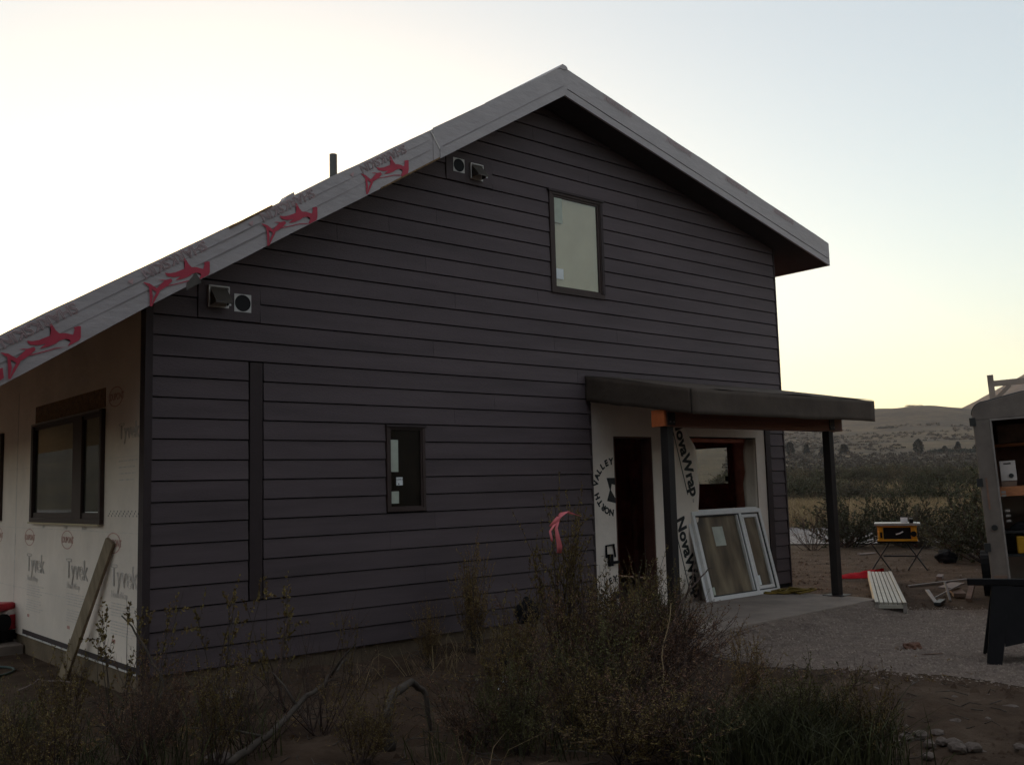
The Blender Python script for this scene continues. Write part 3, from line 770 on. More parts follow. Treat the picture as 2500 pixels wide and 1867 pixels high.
V = []; F = []
for i in range(61):
    for j in range(9):
        u, t = i/60, j/8; x = 4.6+4.05*u; y0 = -1.80+.075*u+.0; y = y0-.5*t*(1+.25*fbm(x, 0, 1.2, 3, 6)); V.append((x, y, (.125+.02*fbm(x, 1, 1.5, 3, 2))*(1-t)**1.4+.006+.012*fbm(x, y, 5, 3, 7)*(1-t)))
for i in range(60):
    for j in range(8): F.append((i*9+j, (i+1)*9+j, (i+1)*9+j+1, i*9+j+1))
tag(MB().add(V, F).build('gravel_ramp', 'gravel_ground', smooth=True), kind='structure')
# interior seen through the openings
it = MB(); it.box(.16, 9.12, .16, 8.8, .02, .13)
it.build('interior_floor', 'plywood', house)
iw = MB(); iw.box(5.0, 9.1, 4.5, 4.6, .13, 2.9); iw.box(5.0, 5.1, .16, 4.49, .13, 2.9)
iw.build('interior_wall', 'red_ply', house)
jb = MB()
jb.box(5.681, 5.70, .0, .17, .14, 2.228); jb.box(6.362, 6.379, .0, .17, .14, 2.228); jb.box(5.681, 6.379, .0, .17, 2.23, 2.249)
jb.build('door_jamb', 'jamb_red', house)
jb = MB(); jb.box(8.55, 8.585, .165, .34, .96, 2.25); jb.box(6.86, 8.549, .165, .34, 2.21, 2.25)
jb.build('opening_jamb', 'red_ply', house)
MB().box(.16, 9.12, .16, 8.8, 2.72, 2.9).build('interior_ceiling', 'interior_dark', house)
# right wall with the little window that shows the hillside
rw = MB(); y0, y1, z0, z1 = .90, 1.75, 1.62, 2.195
rw.box(9.13, W-.004, .1505, y0, .15, zs(W)-.02); rw.box(9.13, W-.004, y1, 8.9, .15, zs(W)-.02)
rw.box(9.13, W-.004, y0, y1, .15, z0); rw.box(9.13, W-.004, y0, y1, z1, zs(W)-.02)
rwall = rw.build('end_wall', 'red_ply', house)
iwn = empty('window'); iwn.parent = house
f = MB(); f.box(9.14, 9.25, y0, y1, z0, z0+.015); f.box(9.14, 9.25, y0, y1, z1-.015, z1); f.box(9.14, 9.25, y0, y0+.015, z0+.015, z1-.015); f.box(9.14, 9.25, y1-.015, y1, z0+.015, z1-.015)
f.build('frame', 'bronze', iwn)
MB().box(9.18, 9.184, y0+.015, y1-.015, z0+.015, z1-.015).build('pane', 'glass', iwn)
MB().box(9.176, 9.1795, .945, 1.0, 1.665, 1.745).build('sticker', 'print_black', iwn)
for y in (.4, .8, 1.9, 2.4, 2.8): MB().box(9.04, 9.128, y, y+.04, .131, 2.719).build('wall_stud', 'red_ply', house)
MB().box(0, W, 8.75, 8.9, .15, 3.3).build('back_wall', 'gap_backing', house)

# ------------------------------------------------------------------ things by the porch
def leaning_window():
    t = empty('window_unit', (7.075, -.30, .1515), 0, 'white framed two pane window unit leaning against the wrapped wall', 'window')
    w, h, d = 1.50, 1.165, .085
    lean = math.radians(-13.5)
    m = Matrix.Rotation(lean, 4, 'X')
    def bx(mb, x0, x1, y0, y1, z0, z1): return mb.box(x0, x1, y0, y1, z0, z1, m)
    f = MB(); s = .055
    bx(f, 0, w, 0, d, 0, s); bx(f, 0, w, 0, d, h-s, h); bx(f, 0, s, 0, d, s, h-s); bx(f, w-s, w, 0, d, s, h-s); bx(f, .985, 1.04, 0, d, s, h-s)
    bx(f, -.03, w+.03, .050, .062, -.0, h+.03)
    f = MB()
    bx(f, 0, w, 0, d, 0, s); bx(f, 0, w, 0, d, h-s, h); bx(f, 0, s, 0, d, s, h-s); bx(f, w-s, w, 0, d, s, h-s); bx(f, .985, 1.04, .0, d, s, h-s)
    f.build('frame', 'white_frame', t, bevel=.004)
    fin = MB(); bx(fin, -.05, -.001, .052, .060, 0, h); bx(fin, -.05, w+.03, .052, .060, h+.001, h+.03); bx(fin, w+.001, w+.03, .052, .060, 0, h)
    fin.build('nail_fin', 'white_frame', t)
    g = MB(); q = .016
    for x0, x1 in ((s, .985), (1.04, w-s)):
        bx(g, x0, x1, .012, d-.004, s, s+q); bx(g, x0, x1, .012, d-.004, h-s-q, h-s); bx(g, x0, x0+q, .012, d-.004, s+q, h-s-q); bx(g, x1-q, x1, .012, d-.004, s+q, h-s-q)
    g.build('gasket', 'gasket', t)
    sa = MB(); u = .045; x0, x1 = 1.04+q, w-s-q
    bx(sa, x0, x1, .020, d-.01, s+q, s+q+u); bx(sa, x0, x1, .020, d-.01, h-s-q-u, h-s-q); bx(sa, x0, x0+u, .020, d-.01, s+q+u, h-s-q-u); bx(sa, x1-u, x1, .020, d-.01, s+q+u, h-s-q-u)
    sa.build('sash', 'white_frame', t, bevel=.004)
    sb = MB(); bx(sb, .945, .968, .014, d-.01, s+q, h-s-q); sb.build('sash_rail', 'white_frame', t)
    p = MB(); bx(p, s+q, .944, .050, .053, s+q, h-s-q); p.build('pane', 'glass_smeared', t)
    p = MB(); bx(p, x0+u, x1-u, .050, .053, s+q+u, h-s-q-u); p.build('pane', 'glass_smeared', t)
    b = MB(); bx(b, .40, .62, .0465, .0495, .70, .955); b.build('paper_label', 'paper', t)
    b = MB(); bx(b, .345, .398, .054, .057, .64, .86); bx(b, .622, .72, .054, .057, .66, .88); b.build('paper_shadow', 'gasket', t)  # shadow of the paper label put in as dark strips
    b = MB(); bx(b, x0+u+.004, x0+u+.075, .0465, .0495, s+q+u+.01, s+q+u+.14); b.build('paper_label', 'sticker_white', t)
    b = MB(); bx(b, s+q+.01, s+q+.09, .0465, .0495, s+q+.01, s+q+.11); b.build('paper_label', 'sticker', t)
def smeared():
    """dusty pane: brownish film with soft diagonal smears"""
    m = bpy.data.materials.new('glass_smeared'); m.use_nodes = True
    n, l = m.node_tree.nodes, m.node_tree.links; b = n['Principled BSDF']
    tc = n.new('ShaderNodeTexCoord'); mp = n.new('ShaderNodeMapping'); mp.inputs['Rotation'].default_value = (0, math.radians(22), 0); mp.inputs['Scale'].default_value = (2.6, 1, .7)
    l.new(tc.outputs['Object'], mp.inputs[0])
    no = n.new('ShaderNodeTexNoise'); no.inputs['Scale'].default_value = 1.6; no.inputs['Detail'].default_value = 3; l.new(mp.outputs[0], no.inputs['Vector'])
    r = n.new('ShaderNodeValToRGB'); e = r.color_ramp.elements
    e[0].position, e[0].color = .34, (.075, .062, .050, 1); e[1].position, e[1].color = .70, (.32, .25, .17, 1)
    k = e.new(.5); k.color = (.16, .125, .09, 1)
    l.new(no.outputs['Fac'], r.inputs[0]); l.new(r.outputs[0], b.inputs['Base Color'])
    b.inputs['Roughness'].default_value = .22; b.inputs['Specular IOR Level'].default_value = .6
    MATS['glass_smeared'] = m
smeared(); leaning_window()

# grey plank leaning on the left wall
a = Vector((-.16, 1.58, .02)); e = Vector((-.04, .70, 1.29))
pk = MB().bar(a, e, .105, .036, up=(1, .25, .3)); 
tag(pk.build('lumber_plank', 'old_plank', bevel=.003), 'long weathered plank leaning against the white wrapped side wall', 'plank')

# coil of yellow strap at the end of the slab
yr = MB()
for k in range(7):
    x, y = 8.36+.035*k, -.30-.06*k+.05*rnd.uniform(-1, 1)
    pts = [(min(x+.20*math.cos(t*.9+k), 8.585), y+.16*math.sin(t*.9+k), .163+.010*k*rnd.random()) for t in range(8)]
    yr.tube(pts, .013, 5)
tag(yr.build('yellow_strap', 'rope_yellow', smooth=True), 'heap of yellow strap lying on the back corner of the slab', 'strap')

# aluminium scaffold plank on the gravel
def scaffold():
    A, B = Vector((8.31, -2.03, .004)), Vector((11.90, .09, 0)); d = (B-A); L = d.length
    t = empty('scaffold_plank', A, math.atan2(d.y, d.x), 'long aluminium scaffold plank with slatted deck lying on the gravel', 'scaffold plank')
    wd, h = .36, .15
    for s in (-1, 1):
        r = MB(); y = s*(wd/2-.022); r.box(0, L, y-.022, y+.022, h-.05, h); r.box(0, L, y+s*.020-.004, y+s*.020+.004, .02, h-.05); r.box(0, L, y-.02, y+.02, .012, .035)
        r.build('side_rail', 'aluminium', t, bevel=.003)
    n = 5; u = (wd-.088-.012)/n
    for k in range(n):
        y = -wd/2+.050+k*u; MB().box(.03, L-.03, y+.005, y+u-.006, h-.035, h-.006).build('deck_slat', 'aluminium', t)
    for x in (0.0, L-.045): MB().box(x, x+.045, -wd/2+.045, wd/2-.045, h-.075, h-.037).build('end_beam', 'aluminium', t)
    for s in (-1, 1): MB().box(.0, .05, s*(wd/2-.022)-.02, s*(wd/2-.022)+.02, .0, .149).build('foot', 'alu_grey', t)
    for x in np.linspace(.8, L-.6, 5): MB().box(x, x+.04, -wd/2+.046, wd/2-.046, h-.085, h-.036).build('cross_tube', 'alu_grey', t)
scaffold()

# red tarp bundle
V = []; F = []; nx, ny = 22, 8
for i in range(nx+1):
    for j in range(ny+1):
        s, t = i/nx, j/ny; x = .80*s; y = (t-.5)*.40*(math.sin(math.pi*min(1, s*1.1+.1))**.5)
        z = .13*math.sin(math.pi*t)*(.35+.65*s)*(1+.35*fbm(s*5, t*3, 1.3, 3, 2))+.01
        V.append((x, y, max(z, .004)))
for i in range(nx):
    for j in range(ny): F.append((i*(ny+1)+j, (i+1)*(ny+1)+j, (i+1)*(ny+1)+j+1, i*(ny+1)+j+1))
rt = MB().add(V, F).build('red_tarp', 'tarp_red', smooth=True); rt.location = (11.88, .86, .0); rt.rotation_euler = (0, 0, math.radians(-42))
tag(rt, 'crumpled bright red tarp on the dirt beside the scaffold plank', 'tarp')

# table saw on its folding stand
def table_saw():
    P0 = Vector((13.62, .66, 0)); rz = math.radians(-62)
    st = empty('saw_stand', P0, rz, 'black folding stand with crossed legs under the table saw', 'saw stand')
    lg = []
    for x in (-.30, .30):
        for s in (-1, 1):
            MB().tube([(x+s*.16, -.02, .012), (x-s*.16, .02, .50)], .013, 8).build('leg', 'black_metal', st)
    for y in (-.03, .03): MB().tube([(-.34, y, .505), (.36, y, .505)], .014, 8).build('top_rail', 'black_metal', st)
    MB().tube([(-.25, 0, .26), (.28, 0, .26)], .014, 8).build('cross_bar', 'black_metal', st)
    for x in (-.31, .32): MB().box(x-.02, x+.02, -.22, .22, .515, .535).build('support', 'black_metal', st)
    sw = empty('table_saw', P0+Vector((0, 0, .536)), rz, 'yellow portable table saw with grey top on a folding stand', 'table saw')
    m = MB(); zt = .27
    for x in (-.33, .33):
        s = 1 if x > 0 else -1
        m.prism([(x-s*.0, 0), (x-s*.10, 0), (x-s*.10, zt), (x-s*.035, zt)], -.24, .24, axis='y')
    m.box(-.33, .33, -.245, -.22, 0, .035); m.box(-.33, .33, .22, .245, 0, zt); m.box(-.33, .33, -.245, -.22, zt-.03, zt)
    m.build('body', 'saw_yellow', sw, bevel=.006)
    MB().box(-.225, .225, -.215, .21, .01, zt-.005).build('cavity', 'black_plastic', sw)
    MB().box(-.37, .33, -.30, .30, zt+.003, zt+.045).build('table_top', 'saw_top', sw, bevel=.004)
    MB().box(.335, .39, -.30, .30, zt+.004, zt+.040).build('extension', 'saw_top', sw, bevel=.004)
    MB().box(.07, .19, -.02, .0, zt+.047, zt+.135).build('blade_guard', 'sticker_white', sw)
    MB().box(.21, .275, -.30, .29, zt+.047, zt+.115).build('fence', 'black_plastic', sw, bevel=.004)
    MB().tube([(.27, -.30, .13), (.27, -.335, .13)], .05, 14).build('hand_wheel', 'black_plastic', sw)
    MB().box(-.28, -.245, -.262, -.246, .06, .16).build('switch', 'black_plastic', sw)
    MB().tube([(-.02, -.25, .12), (.05, -.255, .14), (.10, -.25, .17)], .012, 6).build('push_stick', 'sticker_white', sw)
    MB().tube([(.34, -.26, .24), (.36, -.30, .15), (.33, -.28, .07), (.30, -.27, .12)], .010, 6).build('cord', 'gasket', sw)
table_saw()

# black folding sawhorse at the right edge
def sawhorse():
    t = empty('sawhorse', (6.18, -4.18, 0), math.radians(-63), 'black plastic folding sawhorse standing on gravel before the trailer', 'sawhorse')
    MB().box(-.20, 1.15, -.035, .035, .66, .72).build('top_rail', 'black_plastic', t, bevel=.008)
    for s in (-1, 1):
        for x0, name in ((0.0, 'leg'), (.78, 'leg')):
            m = MB(); y = s*.035
            m.add([(x0+.00, y, .66), (x0+.17, y, .66), (x0+.02, y+s*.26, 0), (x0-.10, y+s*.26, 0),
                   (x0+.00, y-s*.03, .66), (x0+.17, y-s*.03, .66), (x0+.02, y+s*.20, 0), (x0-.10, y+s*.20, 0)],
                  [(0, 1, 2, 3), (4, 7, 6, 5), (0, 4, 5, 1), (1, 5, 6, 2), (2, 6, 7, 3), (3, 7, 4, 0)])
            m.build(name, 'black_plastic', t, bevel=.008)
        m = MB(); y = s*.04
        m.add([(.10, y, .655), (.80, y, .655), (.80, y+s*.145, .28), (.62, y+s*.16, .25), (.30, y+s*.175, .21), (.06, y+s*.19, .15),
               (.10, y-s*.02, .655), (.80, y-s*.02, .655), (.80, y+s*.12, .28), (.62, y+s*.135, .25), (.30, y+s*.15, .21), (.06, y+s*.165, .15)],
              [(0, 1, 2, 3, 4, 5), (11, 10, 9, 8, 7, 6)]+[(i, i+6, (i+1) % 6+6, (i+1) % 6) for i in range(6)])
        m.build('side_panel', 'black_plastic', t)
    MB().box(.12, .70, -.155, .155, .30, .325).build('tray', 'black_plastic', t, bevel=.004)
sawhorse()

# ------------------------------------------------------------------ trailer
def trailer():
    t = empty('cargo_trailer', (8.95, -2.98, .30), math.atan2(-.92, .40), 'grey cargo trailer with open back, shelves inside and wooden roof rack', 'trailer')
    t.rotation_euler = (0, math.radians(-2.2), math.atan2(-.92, .40))
    # local: x across to the right, y away from the camera (length), z up; left rear corner at the origin
    w, L, h, r = 2.0, 4.2, 2.33, .15
    def outline(inset=0.0, n=6):
        p = [(inset, 0), (inset, h-r-.10)]
        for j in range(1, n+1):
            a = math.pi-(math.pi/2)*j/n; p.append((r+(r-inset)*math.cos(a), h-r-.10+(r-inset)*math.sin(a)*1.0))
        mid = [(w*.28, h-.02-inset), (w*.5, h-inset), (w*.72, h-.02-inset)]
        q = [(w-x, z) for x, z in p[::-1]]
        return p+mid+q
    o = outline(); n = len(o); i_ = [(max(.035, min(w-.035, x)), z-.035 if z > 1 else z) for x, z in o]
    V = [(x, .06, z) for x, z in o]+[(x, L, z) for x, z in o]
    F = [(k, k+n, k+1+n, k+1) for k in range(n-1)]+[tuple(range(n, 2*n))]
    bo = MB().add(V, F).build('body', 'trailer_skin', t); sm = bo.modifiers.new('thick', 'SOLIDIFY'); sm.thickness = .03; sm.offset = -1
    # rear frame with a rectangular doorway
    jw = .185; ht = h-.31
    fr = MB()
    fr.prism([(0, .0), (jw, .0), (jw, ht), (0.003, ht)], .0, .06)
    fr.prism([(w-jw, .0), (w, .0), (w-.003, ht), (w-jw, ht)], .0, .06)
    topo = [(x, z) for x, z in o if z > ht]
    fr.prism([(0.003, ht+.001)]+topo+[(w-.003, ht+.001)], .0, .06)
    fr.build('rear_frame', 'trailer_skin', t, bevel=.006)
    inn = MB(); inn.box(jw, jw+.02, -.004, .062, .0, ht); inn.box(jw+.02, w-jw, -.004, .062, ht-.02, ht)
    inn.build('door_seal', 'alu_grey', t)
    ed = MB().tube([(x, .03, z+.004) for x, z in o[1:-1]], .012, 6); ed.build('roof_edge', 'black_metal', t)
    MB().box(-.01, w+.01, -.03, L, -.10, -.002).build('floor', 'trailer_inner', t)
    MB().box(.04, w-.04, 1.30, 1.33, .0, h-.2).build('inner_wall', 'trailer_inner', t)
    for z in (.95, 1.68, 2.04): 
        for x in (.9, 1.35, 1.75): MB().box(x-.02, x+.02, 1.25, 1.298, z-.3, z+.3).build('wall_rail', 'shelf_wood', t)
    MB().box(.04, w-.05, .95, 1.0, .0, 1.08).build('bench_back', 'white_wall', t)
    for z in (.36, .64): MB().box(.04, w-.05, .30, .94, z, z+.03).build('shelf', 'black_metal', t)
    MB().box(.04, w-.05, .22, .94, 1.085, 1.20).build('bench_top', 'shelf_wood', t, bevel=.004)
    MB().box(.04, w-.05, .90, 1.295, 1.70, 1.735).build('shelf', 'shelf_wood', t)
    # hinges and latch on the left jamb
    for z in (.45, 1.22, 1.95): MB().box(-.035, .035, -.022, -.001, z, z+.10).build('hinge', 'black_metal', t, bevel=.003)
    MB().tube([(.10, -.03, .73), (.10, -.001, .73)], .035, 10).build('lock', 'black_metal', t)
    MB().box(.065, .085, -.006, -.001, .95, 1.32).build('jamb_slot', 'trailer_inner', t)
    MB().box(.03, .17, -.010, -.001, -.0, .17).build('tail_light', 'scrap_wood', t)
    # wheels under the far part and the roof rack
    for y in (2.2, 2.85):
        for x in (-.02, w+.02):
            q = MB().tube([(x-.10, y, -.03), (x+.10, y, -.03)], .30, 20).build('wheel', 'black_plastic', t)
    for y in (.35,):
        k = MB(); zt = h+.25
        k.box(.22, .29, y, y+.05, h-.09, zt); k.box(w-.29, w-.22, y, y+.05, h-.09, zt)
        k.box(.291, w-.291, y, y+.05, zt-.145, zt-.075)
        k.bar((.27, y+.025, h-.07), (.46, y+.025, zt-.145), .045, .05, up=(0, 1, 0))
        k.build('roof_rack', 'rack_wood', t)
    # contents: things of their own
    m = t.matrix_basis.copy()
    def thing(mb, name, mt, label, cat, **k):
        o = mb.build(name, mt, **k); o.matrix_world = t.matrix_basis.copy() if False else Matrix.LocRotScale(t.location, t.rotation_euler, None); return tag(o, label, cat)
    q = thing(MB().box(.235, .41, .24, .40, 1.27, 1.51), 'white_box', 'white_wall', 'small white electrical box standing on the trailer bench top', 'box', bevel=.006)
    MB().tube([(.35, .236, 1.33), (.35, .228, 1.33)], .028, 10).build('socket', 'gasket', q)
    MB().box(.28, .36, .236, .239, 1.47, 1.485).build('slot', 'gasket', q)
    thing(MB().box(.235, .40, .24, .38, 1.2015, 1.265), 'box_stand', 'scrap_wood', 'dusty brown block under the small white box in the trailer', 'block')
    thing(MB().prism([(.62, 1.2015), (1.15, 1.2015), (1.15, 1.46), (.95, 1.46)], .35, .75), 'dusty_bag', 'scrap_wood', 'dusty brown sack slumped on the trailer bench top', 'sack', bevel=.03)
    thing(MB().box(.70, 1.0, .30, .346, 1.2015, 1.26), 'blue_tool', 'blue_plastic', 'dark blue hand tool on the trailer bench top', 'tool', bevel=.01)
    q = thing(MB().box(.55, 1.05, .32, .72, .672, .90), 'tool_case', 'case_yellow', 'yellow tool case standing on the upper trailer shelf', 'tool case', bevel=.03)
    MB().tube([(.70, .31, .84), (.72, .27, .86), (.88, .27, .86), (.90, .31, .84)], .014, 6).build('handle', 'black_plastic', q)
    q = thing(MB().box(.32, .95, .32, .75, .392, .60), 'tool_case', 'case_yellow', 'yellow tool case with pale label on the lower trailer shelf', 'tool case', bevel=.015)
    MB().box(.50, .62, .314, .3195, .42, .52).build('label', 'sticker', q)
    MB().box(.64, .80, .314, .3195, .44, .50).build('print_mark', 'print_black', q)
    thing(MB().prism([(.26, .672), (.52, .672), (.50, .73), (.44, .77), (.34, .75), (.28, .71)], .30, .62), 'black_tool_bag', 'black_plastic', 'black tool bag with bright buckles beside the yellow case', 'bag', bevel=.02)
    for z in (.98, 1.05): pass
    for a, e, z, h, mm, lb in ((.26, .62, 1.74, .24, 'scrap_wood', 'brown carton on the high shelf in the trailer'), (.66, 1.1, 1.74, .17, 'plywood', 'low brown carton beside the first on the high trailer shelf')):
        thing(MB().box(a, e, .95, 1.24, z, z+h), 'carton', mm, lb, 'carton', bevel=.006)
    s = MB()
    for z, x in ((1.10, .245), (1.14, .245), (.80, .265), (.86, .265), (.92, .265)): s.box(x-.028, x+.022, .06, .085, z-.014, z+.014)
    thing(s, 'socket_strip', 'alu_grey', 'strip of small metal sockets hanging inside the trailer jamb', 'socket strip')
trailer()

# ------------------------------------------------------------------ vegetation
def tubes_np(paths, radii, k=4):
    """paths: list of (n,3) arrays -> quads of thin tubes"""
    Vs, Fs, o = [], [], 0
    ang = np.linspace(0, 2*np.pi, k, endpoint=False)
    for P, R in zip(paths, radii):
        P = np.asarray(P); n = len(P); T = np.gradient(P, axis=0); T /= np.linalg.norm(T, axis=1, keepdims=True)+1e-9
        A = np.where(np.abs(T[:, 2:3]) < .9, [[0, 0, 1.0]], [[1.0, 0, 0]]); U = np.cross(T, A); U /= np.linalg.norm(U, axis=1, keepdims=True)+1e-9
        Wv = np.cross(T, U); R = np.asarray(R).reshape(n, 1, 1)
        ring = P[:, None, :]+R*(U[:, None, :]*np.cos(ang)[None, :, None]+Wv[:, None, :]*np.sin(ang)[None, :, None])
        Vs.append(ring.reshape(-1, 3))
        i, j = np.meshgrid(np.arange(n-1), np.arange(k), indexing='ij'); j2 = (j+1) % k
        Fs.append(np.stack([i*k+j, i*k+j2, (i+1)*k+j2, (i+1)*k+j], -1).reshape(-1, 4)+o); o += n*k
    return np.concatenate(Vs), np.concatenate(Fs)
def leaves_np(rng, P, D, L, Wd, spread=.9):
    """one small folded leaf (a quad) at each point P, pointing roughly along D"""
    n = len(P); d = D/(np.linalg.norm(D, axis=1, keepdims=True)+1e-9)+rng.normal(0, spread, (n, 3)); d /= np.linalg.norm(d, axis=1, keepdims=True)+1e-9
    a = rng.normal(0, 1, (n, 3)); s = np.cross(d, a); s /= np.linalg.norm(s, axis=1, keepdims=True)+1e-9
    L = (L*rng.uniform(.6, 1.3, n))[:, None]; w = (Wd*rng.uniform(.7, 1.3, n))[:, None]
    V = np.stack([P, P+d*L*.5+s*w*.5, P+d*L, P+d*L*.5-s*w*.5], 1).reshape(-1, 3)
    return V, np.arange(4*n).reshape(n, 4)
def curve_path(rng, p, d, length, n, up=.25, wob=.18):
    P = [np.array(p, float)]; d = np.array(d, float); d /= np.linalg.norm(d)
    for _ in range(n-1):
        d = d+rng.normal(0, wob, 3)/n*3+np.array([0, 0, up])/n; d /= np.linalg.norm(d); P.append(P[-1]+d*length/(n-1))
    return np.array(P)
def shrub_meshes(name, seed, h=1.0, stems=16, twigs=9, lpt=26, tilt=55, leaf=.026, lw=.010, leafmat='leaf_olive', twigmat='twig_dark', up=.35, thick=.008, spread=.9, tw_len=.36, bare=0.0):
    rng = np.random.default_rng(seed); paths, radii, LP, LD = [], [], [], []
    for s in range(stems):
        az = rng.uniform(0, 2*np.pi); t = math.radians(tilt)*rng.uniform(.1, 1)**.8
        d = (math.sin(t)*math.cos(az), math.sin(t)*math.sin(az), math.cos(t)); L = h*rng.uniform(.6, 1.12)
        P = curve_path(rng, (rng.normal(0, .05*h), rng.normal(0, .05*h), -.03), d, L, 8, up); paths.append(P); radii.append(np.linspace(thick, thick*.22, 8)*rng.uniform(.7, 1.2))
        for q in range(twigs):
            u = rng.uniform(.22, .98); k = u*7; i = int(k); f = k-i; p = P[i]*(1-f)+P[min(i+1, 7)]*f
            td = P[min(i+1, 7)]-P[max(i-1, 0)]; td /= np.linalg.norm(td)+1e-9; dd = td+rng.normal(0, .55, 3); 
            Q = curve_path(rng, p, dd, h*tw_len*rng.uniform(.4, 1.15), 5, up*1.3); paths.append(Q); radii.append(np.linspace(thick*.32, thick*.12, 5))
            if rng.random() < bare: continue
            m = rng.integers(max(2, lpt//2), lpt+1); v = rng.uniform(.12, 1.0, m)*4; ii = np.minimum(v.astype(int), 3); ff = (v-ii)[:, None]
            LP.append(Q[ii]*(1-ff)+Q[ii+1]*ff); LD.append(Q[ii+1]-Q[ii])
    V, F = tubes_np(paths, radii); a = np_mesh(name+'_stems', V, F, twigmat)
    V, F = leaves_np(rng, np.concatenate(LP), np.concatenate(LD), leaf, lw, spread); b = np_mesh(name+'_leaves', V, F, leafmat)
    return a, b
def plant(name, meshes, x, y, rz, sc, label, cat, group=None, z=None):
    t = empty(name, (x, y, gz(x, y) if z is None else z), rz, label, cat, group); t.scale = sc if isinstance(sc, tuple) else (sc, sc, sc)
    put('stems', meshes[0], t); put('foliage', meshes[1], t); return t

S_OLIVE = shrub_meshes('olive', 11, 1.0, 24, 15, 32, 50, leaf=.030, lw=.009, up=.5, bare=.22)
S_OLIVE2 = shrub_meshes('olive2', 12, 1.0, 22, 15, 32, 54, leaf=.032, lw=.010, up=.5, leafmat='leaf_green')
S_BROWN = shrub_meshes('brown', 13, 1.0, 24, 15, 24, 56, leaf=.028, lw=.0085, up=.45, leafmat='leaf_brown', bare=.45)
S_TALL = shrub_meshes('tall', 14, 1.0, 16, 11, 36, 26, leaf=.026, lw=.010, leafmat='leaf_olive', up=.6, tw_len=.30)
S_TAN = shrub_meshes('tan', 15, 1.0, 30, 12, 38, 30, leaf=.023, lw=.009, leafmat='leaf_tan', twigmat='twig_grey', up=.7, tw_len=.34, thick=.006)
S_WISP = shrub_meshes('wisp', 16, 1.0, 6, 7, 22, 30, leaf=.032, lw=.018, leafmat='leaf_olive', twigmat='twig_grey', up=.3, tw_len=.22, thick=.007, bare=.25)
S_SAGE = shrub_meshes('sage', 17, 1.0, 30, 10, 40, 75, leaf=.045, lw=.018, leafmat='leaf_sage', thick=.012, up=.5)
S_SAGE2 = shrub_meshes('sage2', 18, 1.0, 30, 10, 44, 75, leaf=.045, lw=.018, leafmat='leaf_dark', thick=.012, up=.5)
S_SAGE3 = shrub_meshes('sage3', 19, 1.0, 26, 10, 30, 72, leaf=.045, lw=.018, leafmat='leaf_tawny', thick=.012, up=.6)
S_BARE = shrub_meshes('bare', 20, 1.0, 18, 8, 8, 68, leaf=.02, leafmat='leaf_brown', bare=.6, up=.4)

